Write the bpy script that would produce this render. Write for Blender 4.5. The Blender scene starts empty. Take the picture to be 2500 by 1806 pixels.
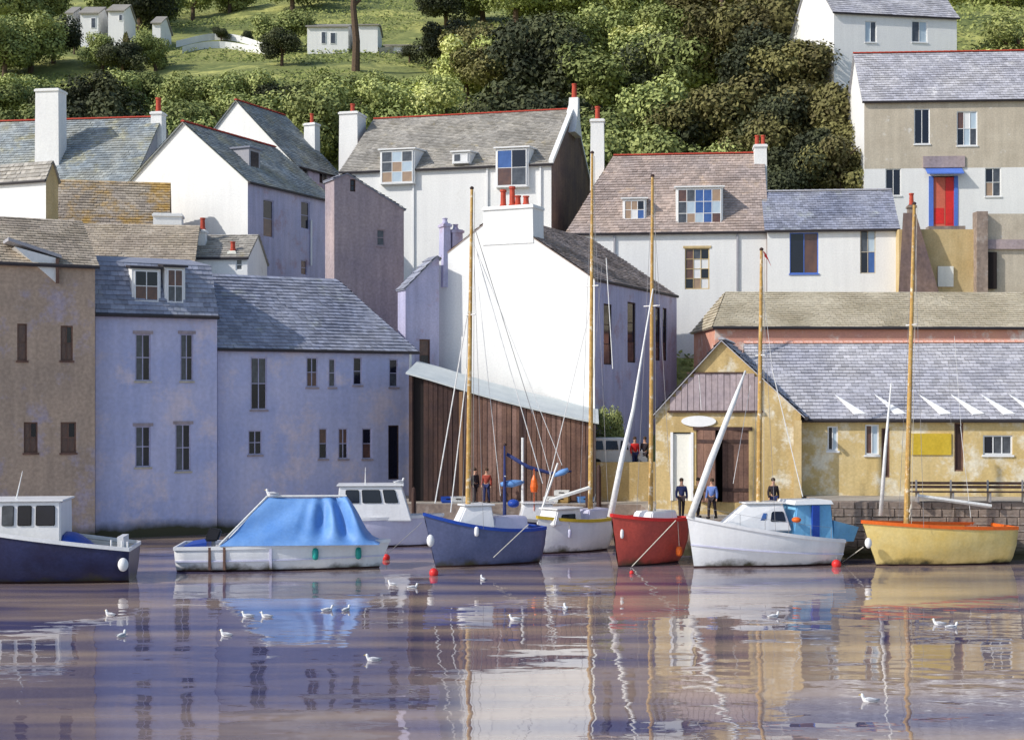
import bpy, bmesh, math, random
from mathutils import Vector, Matrix, noise
R = math.radians
random.seed(7)
# ------------------------------------------------------------------ camera, light
sc = bpy.context.scene
F = 3500.0; HZ = 977.0; CH = 7.0          # focal length and horizon in photo pixels, eye height in metres
cam_d = bpy.data.cameras.new('camera'); cam = bpy.data.objects.new('camera', cam_d); sc.collection.objects.link(cam)
cam.location = (0, 0, CH); cam.rotation_euler = (R(90), 0, 0)
cam_d.sensor_width = 36; cam_d.lens = 36 * F / 2500; cam_d.shift_y = (HZ - 903) / 2500; cam_d.clip_end = 2000; cam_d.clip_start = .5
sc.camera = cam
SUN = Vector((-1.0, -0.46, 0.80)).normalized()
w = bpy.data.worlds.new('World'); sc.world = w; w.use_nodes = True
wn = w.node_tree.nodes; bg = wn['Background']; sky = wn.new('ShaderNodeTexSky'); sky.sky_type = 'NISHITA'; sky.sun_disc = False
sky.sun_elevation = math.asin(SUN.z); sky.sun_rotation = math.atan2(SUN.x, SUN.y)
w.node_tree.links.new(sky.outputs[0], bg.inputs[0]); bg.inputs[1].default_value = 0.15
sl = bpy.data.lights.new('sun', 'SUN'); sl.energy = 3.4; sl.angle = R(.5); sl.color = (1, .95, .87)
so = bpy.data.objects.new('sun', sl); sc.collection.objects.link(so); so.rotation_euler = SUN.to_track_quat('Z', 'Y').to_euler()
sc.view_settings.view_transform = 'Standard'; sc.view_settings.look = 'None'; sc.view_settings.gamma = 1
sc.view_settings.exposure = 0.16

COL = sc.collection
# ------------------------------------------------------------------ helpers
def X(px, D): return (px - 1250) / F * D
def Z(py, D): return CH + (HZ - py) / F * D
def DW(py): return CH * F / (py - HZ)
def P(px, py, D): return Vector((X(px, D), D, Z(py, D)))

def tag(o, label=None, cat=None, group=None, kind=None):
    if label: o['label'] = label
    if cat: o['category'] = cat
    if group: o['group'] = group
    if kind: o['kind'] = kind
    return o
def empty(name, loc, rz=0, label=None, cat=None, group=None):
    o = bpy.data.objects.new(name, None); COL.objects.link(o); o.location = loc; o.rotation_euler = (0, 0, rz)
    o.empty_display_size = .2
    return tag(o, label, cat, group)
def link(name, me, parent=None):
    o = bpy.data.objects.new(name, me); COL.objects.link(o)
    if parent: o.parent = parent
    return o
def obj(name, bm, mat, parent=None, smooth=False, fix=True):
    if fix: bmesh.ops.recalc_face_normals(bm, faces=bm.faces)
    me = bpy.data.meshes.new(name); bm.to_mesh(me); bm.free()
    for m in (mat if isinstance(mat, (list, tuple)) else [mat]): me.materials.append(m)
    if smooth:
        for p in me.polygons: p.use_smooth = True
    return link(name, me, parent)
def raw(name, vs, fs, mat, parent=None, tones=None, smooth=False):
    me = bpy.data.meshes.new(name); me.from_pydata(vs, [], fs); me.materials.append(mat)
    if tones:
        a = me.attributes.new('tone', 'FLOAT', 'FACE'); a.data.foreach_set('value', tones)
    if smooth: me.polygons.foreach_set('use_smooth', [True] * len(fs))
    return link(name, me, parent)
def box(bm, a, b, mi=0):
    x0, y0, z0 = a; x1, y1, z1 = b
    v = [bm.verts.new(p) for p in ((x0,y0,z0),(x1,y0,z0),(x1,y1,z0),(x0,y1,z0),(x0,y0,z1),(x1,y0,z1),(x1,y1,z1),(x0,y1,z1))]
    for f in ((0,3,2,1),(4,5,6,7),(0,1,5,4),(1,2,6,5),(2,3,7,6),(3,0,4,7)):
        bm.faces.new([v[i] for i in f]).material_index = mi
def hexa(bm, lo, hi):
    """eight-cornered block from two rings of four points"""
    v = [bm.verts.new(p) for p in list(lo) + list(hi)]
    for f in ((0,3,2,1),(4,5,6,7),(0,1,5,4),(1,2,6,5),(2,3,7,6),(3,0,4,7)): bm.faces.new([v[i] for i in f])
def tube(bm, p0, p1, r0, r1=None, n=8, cap=True):
    p0 = Vector(p0); p1 = Vector(p1); r1 = r0 if r1 is None else r1
    d = (p1 - p0).normalized(); u = d.orthogonal().normalized(); q = d.cross(u)
    a = []; b = []
    for i in range(n):
        t = 2 * math.pi * i / n; k = u * math.cos(t) + q * math.sin(t)
        a.append(bm.verts.new(p0 + k * r0)); b.append(bm.verts.new(p1 + k * r1))
    for i in range(n):
        j = (i + 1) % n; bm.faces.new((a[i], a[j], b[j], b[i]))
    if cap: bm.faces.new(a[::-1]); bm.faces.new(b)
def path(bm, pts, r, n=6):
    """one tube through many points; r number or list"""
    pts = [Vector(p) for p in pts]; rs = r if isinstance(r, (list, tuple)) else [r] * len(pts)
    rings = []
    up = None
    for i, p in enumerate(pts):
        d = (pts[min(i + 1, len(pts) - 1)] - pts[max(i - 1, 0)]).normalized()
        if up is None: up = d.orthogonal().normalized()
        up = (up - d * up.dot(d)).normalized(); q = d.cross(up)
        rings.append([bm.verts.new(p + (up * math.cos(2*math.pi*k/n) + q * math.sin(2*math.pi*k/n)) * rs[i]) for k in range(n)])
    for a, b in zip(rings, rings[1:]):
        for k in range(n): bm.faces.new((a[k], a[(k+1) % n], b[(k+1) % n], b[k]))
    bm.faces.new(rings[0][::-1]); bm.faces.new(rings[-1])
def lathe(bm, prof, c=(0, 0, 0), n=12):
    rings = []
    for r, z in prof:
        rings.append([bm.verts.new((c[0] + r * math.cos(2*math.pi*k/n), c[1] + r * math.sin(2*math.pi*k/n), c[2] + z)) for k in range(n)])
    for a, b in zip(rings, rings[1:]):
        for k in range(n): bm.faces.new((a[k], a[(k+1) % n], b[(k+1) % n], b[k]))
    bm.faces.new(rings[0][::-1]); bm.faces.new(rings[-1])
def nb(): return bmesh.new()
def lerp(a, b, t): return a + (b - a) * t

# ------------------------------------------------------------------ materials
def M(name, c1, c2=None, scale=.6, rough=.85, bump=.25, grain=.12, fine=9, spec=.3, streak=0, tone=0, c3=None, c3pos=.62, metal=0, bdist=.03, tide=0):
    m = bpy.data.materials.new(name); m.use_nodes = True; nt = m.node_tree; N = nt.nodes; Lk = nt.links.new
    bs = N['Principled BSDF']; bs.inputs['Roughness'].default_value = rough; bs.inputs['Metallic'].default_value = metal
    bs.inputs['Specular IOR Level'].default_value = spec
    tc = N.new('ShaderNodeTexCoord')
    c2 = c2 or tuple(min(1, v * .86) for v in c1)
    n1 = N.new('ShaderNodeTexNoise'); n1.inputs['Scale'].default_value = scale; n1.inputs['Detail'].default_value = 6; n1.inputs['Roughness'].default_value = .62
    Lk(tc.outputs['Object'], n1.inputs['Vector'])
    cr = N.new('ShaderNodeValToRGB'); cr.color_ramp.elements[0].position = .36; cr.color_ramp.elements[1].position = .66
    cr.color_ramp.elements[0].color = (*c2, 1); cr.color_ramp.elements[1].color = (*c1, 1)
    Lk(n1.outputs[0], cr.inputs[0]); colr = cr.outputs[0]
    if c3:
        n3 = N.new('ShaderNodeTexNoise'); n3.inputs['Scale'].default_value = scale * 1.7; n3.inputs['Detail'].default_value = 8; n3.inputs['Roughness'].default_value = .7
        mp = N.new('ShaderNodeMapping'); mp.inputs['Location'].default_value = (11, 5, 3); Lk(tc.outputs['Object'], mp.inputs[0]); Lk(mp.outputs[0], n3.inputs['Vector'])
        r3 = N.new('ShaderNodeMapRange'); r3.inputs[1].default_value = c3pos - .06; r3.inputs[2].default_value = c3pos + .06; Lk(n3.outputs[0], r3.inputs[0])
        mx = N.new('ShaderNodeMix'); mx.data_type = 'RGBA'; Lk(r3.outputs[0], mx.inputs[0]); Lk(colr, mx.inputs[6]); mx.inputs[7].default_value = (*c3, 1); colr = mx.outputs[2]
    if streak:
        mp = N.new('ShaderNodeMapping'); mp.inputs['Scale'].default_value = (1.6, 1.6, .16); Lk(tc.outputs['Object'], mp.inputs[0])
        n4 = N.new('ShaderNodeTexNoise'); n4.inputs['Scale'].default_value = 1.6; n4.inputs['Detail'].default_value = 5; Lk(mp.outputs[0], n4.inputs['Vector'])
        r4 = N.new('ShaderNodeMapRange'); r4.inputs[1].default_value = .35; r4.inputs[2].default_value = .7; r4.inputs[3].default_value = 1 + streak*.4; r4.inputs[4].default_value = 1 - streak; Lk(n4.outputs[0], r4.inputs[0])
        mu = N.new('ShaderNodeMix'); mu.data_type = 'RGBA'; mu.blend_type = 'MULTIPLY'; mu.inputs[0].default_value = 1; Lk(colr, mu.inputs[6]); Lk(r4.outputs[0], mu.inputs[7]); colr = mu.outputs[2]
    n2 = N.new('ShaderNodeTexNoise'); n2.inputs['Scale'].default_value = fine; n2.inputs['Detail'].default_value = 4; Lk(tc.outputs['Object'], n2.inputs['Vector'])
    if grain:
        r2 = N.new('ShaderNodeMapRange'); r2.inputs[1].default_value = .25; r2.inputs[2].default_value = .75; r2.inputs[3].default_value = 1 - grain; r2.inputs[4].default_value = 1 + grain; Lk(n2.outputs[0], r2.inputs[0])
        mu = N.new('ShaderNodeMix'); mu.data_type = 'RGBA'; mu.blend_type = 'MULTIPLY'; mu.inputs[0].default_value = 1; Lk(colr, mu.inputs[6]); Lk(r2.outputs[0], mu.inputs[7]); colr = mu.outputs[2]
    if tone:
        at = N.new('ShaderNodeAttribute'); at.attribute_name = 'tone'
        r5 = N.new('ShaderNodeMapRange'); r5.inputs[3].default_value = 1 - tone; r5.inputs[4].default_value = 1 + tone; Lk(at.outputs['Fac'], r5.inputs[0])
        mu = N.new('ShaderNodeMix'); mu.data_type = 'RGBA'; mu.blend_type = 'MULTIPLY'; mu.inputs[0].default_value = 1; Lk(colr, mu.inputs[6]); Lk(r5.outputs[0], mu.inputs[7]); colr = mu.outputs[2]
    if tide:      # weed and wet stain up to the tide line
        ge = N.new('ShaderNodeNewGeometry'); sx = N.new('ShaderNodeSeparateXYZ'); Lk(ge.outputs['Position'], sx.inputs[0])
        ad = N.new('ShaderNodeMath'); ad.operation = 'MULTIPLY_ADD'; ad.inputs[1].default_value = 1.3; Lk(n1.outputs[0], ad.inputs[0]); Lk(sx.outputs[2], ad.inputs[2])
        rt = N.new('ShaderNodeMapRange'); rt.inputs[1].default_value = .95 * tide + .45 * (1 - tide); rt.inputs[2].default_value = 1.5 * tide + .62 * (1 - tide); rt.inputs[3].default_value = 1; rt.inputs[4].default_value = 0; Lk(ad.outputs[0], rt.inputs[0])
        mx = N.new('ShaderNodeMix'); mx.data_type = 'RGBA'; Lk(rt.outputs[0], mx.inputs[0]); Lk(colr, mx.inputs[6]); mx.inputs[7].default_value = (.07,.065,.035,1); colr = mx.outputs[2]
    Lk(colr, bs.inputs['Base Color'])
    if bump:
        b = N.new('ShaderNodeBump'); b.inputs['Strength'].default_value = bump; b.inputs['Distance'].default_value = bdist; Lk(n2.outputs[0], b.inputs['Height']); Lk(b.outputs[0], bs.inputs['Normal'])
    return m
white = M('white_limewash', (.82,.82,.80), (.77,.77,.76), scale=.35, streak=.04, grain=.06, c3=(.64,.63,.60), c3pos=.68, bump=.4)
white2 = M('white_paint', (.82,.82,.81), (.74,.75,.76), grain=.04, rough=.5, bump=.05)
bw2 = M('faded_red_brown_boards', (.30,.18,.14), (.20,.12,.10), scale=1.0, streak=.3, grain=.2)
cream = M('cream_limewash', (.84,.82,.72), (.80,.79,.73), scale=.3, streak=.08, grain=.05)
lilac = M('lilac_shaded_render', (.58,.56,.72), (.42,.45,.67), scale=.28, streak=.07, grain=.10, fine=5, c3=(.66,.58,.66), c3pos=.58, tide=1)  # bluish shade of white walls, put into the colour
lilac2 = M('violet_shaded_render', (.52,.49,.64), (.40,.40,.57), scale=.35, streak=.15, grain=.12, c3=(.42,.32,.40), c3pos=.62)  # violet for the shaded sides of white houses, shade held in the colour
brownw = M('brown_roughcast', (.52,.38,.28), (.40,.30,.23), scale=.3, streak=.10, grain=.2, fine=6, c3=(.42,.35,.40), c3pos=.6, tide=1)
greyb = M('grey_brown_roughcast', (.42,.34,.34), (.32,.27,.30), scale=.3, streak=.15, grain=.18, fine=6)
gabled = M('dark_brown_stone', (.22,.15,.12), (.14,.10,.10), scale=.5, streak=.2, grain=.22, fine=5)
ochre = M('ochre_render', (.56,.42,.20), (.47,.34,.15), scale=.4, streak=.15, grain=.14, c3=(.74,.70,.58), c3pos=.6)
ochre_w = M('sun_dappled_ochre', (.66,.52,.27), (.58,.42,.17), scale=.35, streak=.1, grain=.12, c3=(.76,.70,.56), c3pos=.55)  # cream patches paint sunlight dappling the shed wall
ochre2 = M('tan_render', (.60,.47,.26), (.52,.38,.18), scale=.4, streak=.12, grain=.12)
tan = M('tan_stone', (.56,.50,.40), (.48,.42,.33), scale=.7, streak=.1, grain=.14, c3=(.70,.68,.64), c3pos=.66)
stone = M('quay_stone', (.34,.27,.22), (.23,.18,.155), scale=.5, streak=.15, grain=.22, fine=4, bump=.5, c3=(.40,.35,.32), tide=1)
salmon = M('salmon_render', (.72,.36,.25), (.62,.30,.24), scale=.5, grain=.1, c3=(.80,.66,.58), c3pos=.6)
slate_b = M('blue_slate', (.33,.34,.40), (.25,.27,.35), scale=.4, tone=.24, grain=.15, c3=(.36,.38,.38), c3pos=.63, rough=.6, bump=.1)
slate_g = M('green_grey_slate', (.37,.38,.35), (.26,.30,.33), scale=.35, tone=.24, grain=.15, c3=(.38,.37,.27), c3pos=.58, rough=.7, bump=.1)
slate_k = M('grey_brown_slate', (.43,.40,.35), (.33,.31,.28), scale=.4, tone=.22, grain=.15, c3=(.40,.33,.18), c3pos=.66, rough=.75, bump=.1)
slate_w = M('warm_tan_slate', (.47,.40,.31), (.37,.31,.25), scale=.4, tone=.2, grain=.14, c3=(.50,.44,.36), rough=.75, bump=.1)
slate_t = M('terracotta_brown_slate', (.44,.35,.30), (.36,.30,.28), scale=.4, tone=.22, grain=.14, c3=(.50,.38,.28), c3pos=.64, rough=.8, bump=.1)
slate_l = M('lilac_grey_slate', (.50,.49,.51), (.41,.41,.46), scale=.4, tone=.20, grain=.1, c3=(.62,.61,.62), c3pos=.64, rough=.7, bump=.1)
slate_o = M('tan_slate', (.56,.50,.38), (.48,.42,.31), scale=.4, tone=.08, grain=.1, rough=.85, bump=.1)
slate_y = M('lichen_ochre_slate', (.42,.36,.28), (.33,.28,.24), scale=.25, tone=.2, grain=.12, c3=(.44,.28,.09), c3pos=.54, rough=.85, bump=.1)
redt = M('red_clay', (.42,.06,.035), (.32,.05,.035), scale=2, grain=.2, rough=.8)
redp = M('red_pot', (.50,.075,.04), (.40,.06,.035), scale=2, grain=.1, rough=.7)
g_dark = M('dark_glass', (.012,.014,.03), (.006,.008,.02), rough=.12, bump=0, grain=0, spec=.5)
g_grey = M('grey_glass', (.10,.11,.13), (.05,.055,.07), scale=2, rough=.15, bump=0, grain=0, spec=.5)
g_blue = M('blue_glass', (.06,.14,.38), (.04,.10,.30), scale=2, rough=.2, bump=0, grain=0, spec=.5)
g_brown = M('brown_curtained_glass', (.16,.08,.06), (.09,.05,.05), scale=2, rough=.2, bump=0, grain=0, spec=.5)
g_tan = M('tan_blind_glass', (.42,.30,.20), (.34,.24,.18), scale=2, rough=.3, bump=0, grain=0)
g_pale = M('pale_curtain_glass', (.50,.60,.66), (.42,.52,.62), scale=2, rough=.3, bump=0, grain=0)
dark = M('dark_interior', (.02,.015,.015), rough=.9, bump=0)
darkmet = M('dark_gutter', (.045,.04,.045), rough=.6, bump=0)
bwood = M('brown_wood', (.22,.125,.09), (.14,.08,.065), scale=1.0, streak=.3, grain=.2)
dwood = M('dark_wood', (.08,.045,.035), (.05,.03,.03), scale=1.5, streak=.3, grain=.2)
mast_m = M('varnished_spar', (.52,.33,.10), (.40,.23,.07), scale=2.2, grain=.2, c3=(.70,.62,.48), c3pos=.6, rough=.5)
mast_w = M('white_spar', (.80,.80,.78), (.66,.66,.66), scale=5, grain=.1, rough=.4)
rope_m = M('pale_rope', (.62,.58,.50), rough=.9, bump=0)
wire_m = M('steel_wire', (.30,.29,.30), rough=.4, bump=0)
h_navy = M('navy_hull', (.030,.035,.10), (.022,.02,.055), scale=.8, grain=.15, rough=.35, streak=.08, tide=.35)
h_blue = M('slate_blue_hull', (.13,.15,.27), (.095,.115,.22), scale=.8, grain=.12, rough=.4, streak=.08, tide=.35)
h_red = M('red_hull', (.52,.085,.06), (.40,.07,.055), scale=.8, grain=.12, rough=.4, streak=.08, tide=.35)
h_yel = M('yellow_hull', (.78,.62,.27), (.70,.50,.15), scale=.8, grain=.08, rough=.4, streak=.08, tide=.35)
h_white = M('white_hull', (.80,.80,.80), (.74,.74,.76), scale=.8, grain=.03, rough=.3, spec=.5, streak=.08, tide=.35)
h_pink = M('pale_violet_hull', (.62,.62,.76), (.56,.55,.70), scale=.8, grain=.04, rough=.35, streak=.08, tide=.35)
p_blue = M('royal_blue_paint', (.02,.08,.42), (.02,.06,.33), rough=.4, bump=0)
p_red = M('bright_red_paint', (.72,.035,.03), (.6,.03,.03), rough=.4, bump=0)
p_orange = M('orange_paint', (.80,.16,.02), (.7,.12,.02), rough=.4, bump=0)
p_yel = M('yellow_paint', (.62,.45,.05), (.55,.38,.03), rough=.4, bump=0)
p_green = M('teal_paint', (.02,.34,.30), rough=.4, bump=0)
antif = M('dark_antifouling', (.05,.02,.02), rough=.6, bump=0)
tarp = M('blue_tarpaulin', (.17,.34,.66), (.10,.25,.58), scale=.8, grain=.08, rough=.55, bump=.1)
tarp_l = M('light_blue_canvas', (.22,.50,.72), (.15,.40,.66), scale=1, grain=.08, rough=.7)
tarp_n = M('navy_canvas', (.03,.045,.16), rough=.8)
canvas = M('white_sailcloth', (.72,.72,.70), rough=.9)
black = M('black_rubber', (.015,.015,.02), rough=.6, bump=0)
bark = M('bark', (.13,.085,.05), (.08,.055,.04), scale=3, grain=.3, bump=.5)
blue_door = M('blue_paint', (.10,.20,.62), rough=.5, bump=0)
feather = M('white_feather', (.80,.80,.80), rough=.9, bump=0, grain=.02)
feather_g = M('grey_feather', (.40,.41,.46), rough=.9, bump=0)
skin = M('skin', (.55,.32,.22), rough=.6, bump=0, grain=0)
hairm = M('brown_hair', (.06,.035,.02), rough=.8, bump=0)
paving = M('paving', (.42,.38,.32), (.34,.30,.26), scale=.8, grain=.15)

def leafmat(name, a, b, c):
    m = bpy.data.materials.new(name); m.use_nodes = True; nt = m.node_tree; N = nt.nodes; Lk = nt.links.new
    bs = N['Principled BSDF']; bs.inputs['Roughness'].default_value = .7; bs.inputs['Specular IOR Level'].default_value = .15
    at = N.new('ShaderNodeAttribute'); at.attribute_name = 'tone'
    oi = N.new('ShaderNodeObjectInfo')
    cr = N.new('ShaderNodeValToRGB'); e = cr.color_ramp.elements; e[0].color = (*a, 1); e[1].color = (*c, 1); e.new(.5).color = (*b, 1)
    Lk(at.outputs['Fac'], cr.inputs[0])
    hs = N.new('ShaderNodeHueSaturation'); r = N.new('ShaderNodeMapRange'); r.inputs[3].default_value = .8; r.inputs[4].default_value = 1.4; Lk(oi.outputs['Random'], r.inputs[0]); Lk(r.outputs[0], hs.inputs['Value'])
    Lk(cr.outputs[0], hs.inputs['Color']); Lk(hs.outputs[0], bs.inputs['Base Color'])
    return m
leaf_mid = leafmat('mid_green_leaves', (.16,.19,.065), (.25,.29,.10), (.36,.39,.14))
leaf_dark = leafmat('dark_green_leaves', (.035,.042,.026), (.06,.068,.035), (.10,.11,.05))
leaf_brown = leafmat('brown_green_leaves', (.095,.082,.038), (.14,.13,.05), (.21,.20,.075))
leaf_lime = leafmat('lime_leaves', (.28,.32,.10), (.44,.47,.16), (.60,.60,.26))

# ------------------------------------------------------------------ terrain and water
def sm(a, b, x):
    t = max(0, min(1, (x - a) / (b - a))); return t * t * (3 - 2 * t)
PTS = [(70,1.6),(84,2.2),(95,8),(108,14),(120,20),(135,31),(150,39),(180,51),(215,63.5),(260,82),(330,100),(500,112),(900,118)]
def ground(x, y):
    g = PTS[-1][1]
    for (a, za), (b, zb) in zip(PTS, PTS[1:]):
        if y <= b: g = lerp(za, zb, max(0, (y - a)) / (b - a)); break
    g += 6.5 * sm(16, 24, x) * sm(103, 113, y) * (1 - .7 * sm(150, 200, y))
    k = sm(125, 150, y)
    g += k * 2.6 * noise.noise(Vector((x * .03, y * .03, 1.3))) + k * .7 * noise.noise(Vector((x * .11, y * .11, 4)))
    return g
vs = []; fs = []
xs = [-420, -300, -220, -160, -120, -100] + [-90 + 2.5 * i for i in range(73)] + [100, 120, 160, 220, 300, 420]
ys = [86, 90, 94, 97, 100, 103] + [106 + 2.5 * i for i in range(70)] + [290, 310, 330, 380, 440, 500, 620, 760, 900]
for y in ys:
    for x in xs: vs.append((x, y, ground(x, y)))
nx = len(xs)
for j in range(len(ys) - 1):
    for i in range(nx - 1): fs.append((j*nx+i, j*nx+i+1, (j+1)*nx+i+1, (j+1)*nx+i))
grass_m = M('meadow_grass', (.28,.29,.09), (.13,.16,.05), scale=.07, grain=.2, fine=1.5, c3=(.42,.42,.13), c3pos=.56, bump=.6, bdist=.3)
tag(raw('hillside', vs, fs, grass_m, smooth=True), kind='structure')

wm = bpy.data.materials.new('harbour_water'); wm.use_nodes = True
nt = wm.node_tree; N = nt.nodes; Lk = nt.links.new
bs = N['Principled BSDF']; bs.inputs['Base Color'].default_value = (.30,.24,.31,1); bs.inputs['Roughness'].default_value = .02; bs.inputs['IOR'].default_value = 3.6
bs.inputs['Specular IOR Level'].default_value = .5
tc = N.new('ShaderNodeTexCoord')
def wn_(sx, sy, det, st, loc=0):
    mp = N.new('ShaderNodeMapping'); mp.inputs['Scale'].default_value = (sx, sy, 1); mp.inputs['Location'].default_value = (loc, loc, 0); Lk(tc.outputs['Object'], mp.inputs[0])
    n = N.new('ShaderNodeTexNoise'); n.inputs['Scale'].default_value = 1; n.inputs['Detail'].default_value = det; Lk(mp.outputs[0], n.inputs['Vector'])
    m = N.new('ShaderNodeMath'); m.operation = 'MULTIPLY'; m.inputs[1].default_value = st; Lk(n.outputs[0], m.inputs[0]); return m
a = wn_(.28, .42, 2, 1.0); b = wn_(1.1, 2.2, 2, .10, 7); c = wn_(.05, .35, 2, .4, 3)
s1 = N.new('ShaderNodeMath'); Lk(a.outputs[0], s1.inputs[0]); Lk(b.outputs[0], s1.inputs[1])
s2 = N.new('ShaderNodeMath'); Lk(s1.outputs[0], s2.inputs[0]); Lk(c.outputs[0], s2.inputs[1])
bp = N.new('ShaderNodeBump'); bp.inputs['Strength'].default_value = 1; bp.inputs['Distance'].default_value = .04; Lk(s2.outputs[0], bp.inputs['Height']); Lk(bp.outputs[0], bs.inputs['Normal'])
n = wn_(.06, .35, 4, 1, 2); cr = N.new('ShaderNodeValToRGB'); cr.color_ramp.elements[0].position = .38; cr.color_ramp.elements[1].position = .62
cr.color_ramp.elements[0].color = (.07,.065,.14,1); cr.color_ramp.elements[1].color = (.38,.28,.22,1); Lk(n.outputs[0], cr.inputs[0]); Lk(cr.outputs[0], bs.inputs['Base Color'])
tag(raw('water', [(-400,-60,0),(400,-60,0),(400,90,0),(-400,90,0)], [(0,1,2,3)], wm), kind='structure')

# quays (structure)
def slab(name, pts, z0, z1, mat, mtop=None):
    bm = nb(); lo = [bm.verts.new((x, y, z0)) for x, y in pts]; hi = [bm.verts.new((x, y, z1)) for x, y in pts]
    n = len(pts)
    for i in range(n): bm.faces.new((lo[i], lo[(i+1) % n], hi[(i+1) % n], hi[i]))
    f = bm.faces.new(hi); f.material_index = 1 if mtop else 0; bm.faces.new(lo[::-1])
    return tag(obj(name, bm, [mat, mtop] if mtop else mat), kind='structure')
slab('quay', [(-420, 86), (-90, 79), (-16,79), (-6.2, 81), (-6.0, 74.3), (X(1590, 68), 73.6), (X(1590,68), 64.7), (X(1990,65), 64.4), (X(1990,71), 96), (-420, 96)], -2, 1.65, stone, paving)
Q2 = [(X(2000, 63.6), 63.6), (60, 60.5), (420, 60), (420, 99.5), (X(2000,64), 99.5)]
slab('quay_east', Q2, -2, 2.55, stone, paving)

# quay facing stones, individually on the near quay face
def ashlar(parent_name, x0, y0, x1, y1, z0, z1, seed):
    rnd = random.Random(seed)
    L = math.hypot(x1-x0, y1-y0); ang = math.atan2(y1-y0, x1-x0)
    root = empty(parent_name, (x0, y0, 0), ang); root['kind'] = 'structure'
    meshes = []
    for k in range(8):
        bm = nb(); box(bm, (0, -.07 - .02*(k % 4), 0), (1, .05, 1))
        bmesh.ops.bevel(bm, geom=bm.edges[:], offset=.035, segments=1, affect='EDGES')
        o = obj('stone', bm, stone); meshes.append(o.data); bpy.data.objects.remove(o)
    z = z0
    while z < z1 - .12:
        h = min(rnd.uniform(.26, .40), z1 - z); x = 0
        while x < L:
            wd = rnd.uniform(.4, 1.0); wd = min(wd, L - x) if L - x > .2 else L - x
            if wd > .1:
                s = link('stone', rnd.choice(meshes), root); s.location = (x, 0, z); s.scale = (wd - .02, 1, h - .02)
            x += max(wd, .1)
        z += h
    return root
ashlar('quay_face_stones', Q2[0][0], Q2[0][1]-.02, X(2500,62.4)+1.2, 63.6 - (X(2500,62.4)+1.2-Q2[0][0]) * (3.1/(60-Q2[0][0])) -.02, .25, 2.55, 3)

# ------------------------------------------------------------------ houses
def slates(name, E0, E1, R1, R0, mat, parent, w=.42, h=.34, rnd=random):
    w *= .82; h *= .82
    E0, E1, R1, R0 = map(Vector, (E0, E1, R1, R0))
    nrm = (E1 - E0).cross(R0 - E0).normalized()
    if nrm.z < 0: nrm = -nrm
    rows = max(1, int(((R0 - E0).length + (R1 - E1).length) / 2 / h))
    V = []; Fc = []; T = []
    for j in range(rows):
        t0 = j / rows - .004; t1 = min(1, (j + 1.25) / rows)
        a0 = lerp(E0, R0, t0); b0 = lerp(E1, R1, t0); a1 = lerp(E0, R0, t1); b1 = lerp(E1, R1, t1)
        lim = (b0 - a0).length; n = max(1, int(lim / w)); off = .5 if j % 2 else 0
        for i in range(-1, n + 1):
            u0 = max(0, (i + off) / n); u1 = min(1, (i + 1 + off - .035) / n)
            if u1 <= u0 + .1 / n: continue
            cc = (a0 + b0) * .5; q0 = lerp(a0, b0, (u0 + u1) / 2); l = .075 + rnd.uniform(0, .03) + .06 * noise.noise(q0 * .5 + cc * .01); sl_ = rnd.uniform(-.01, .01)
            p = [lerp(a0, b0, u0) + nrm * (l + sl_), lerp(a0, b0, u1) + nrm * (l - sl_), lerp(a1, b1, u1) + nrm * .02, lerp(a1, b1, u0) + nrm * .02,
                 lerp(a0, b0, u0), lerp(a0, b0, u1)]
            k = len(V); V += p; Fc += [(k, k+1, k+2, k+3), (k+4, k+5, k+1, k)]; t = rnd.random(); T += [t, t]
    o = raw(name, [tuple(v) for v in V], Fc, mat, parent, T); o['kind'] = 'stuff'; return o
TILE = None
def ridge_tiles(p0, p1, mat, parent, L=.5, name='ridge_tile', keep=1.0):
    global TILE
    if TILE is None:
        bm = nb(); n = 6; a = []; b = []
        for i in range(n + 1):
            t = math.pi * i / n
            a.append(bm.verts.new((0, math.cos(t)*.16, math.sin(t)*.14 - .02))); b.append(bm.verts.new((1, math.cos(t)*.14, math.sin(t)*.12 - .02)))
        for i in range(n): bm.faces.new((a[i], a[i+1], b[i+1], b[i]))
        bm.faces.new(a); bm.faces.new(b[::-1])
        o = obj('ridge_tile', bm, redt); TILE = o.data; bpy.data.objects.remove(o)
    p0 = Vector(p0); p1 = Vector(p1); d = p1 - p0; n = max(1, round(d.length / L)); rot = d.to_track_quat('X', 'Z')
    for i in range(n):
        o = link(name, TILE, parent); o.location = lerp(p0, p1, i / n) + Vector((0, 0, .07)); o.rotation_mode = 'QUATERNION'; o.rotation_quaternion = rot
        o.scale = (d.length / n * .97, 1, 1)
        if mat is not redt: o.material_slots[0].link = 'OBJECT'; o.material_slots[0].material = mat

PANE = {}
def pane_mesh(mat):
    if mat.name not in PANE:
        me = bpy.data.meshes.new('pane'); me.from_pydata([(0,0,0),(1,0,0),(1,0,1),(0,0,1),(0,1,0),(1,1,0),(1,1,1),(0,1,1)], [], [(0,1,2,3),(7,6,5,4),(0,4,5,1),(1,5,6,2),(2,6,7,3),(3,7,4,0)]); me.materials.append(mat); PANE[mat.name] = me
    return PANE[mat.name]

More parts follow.
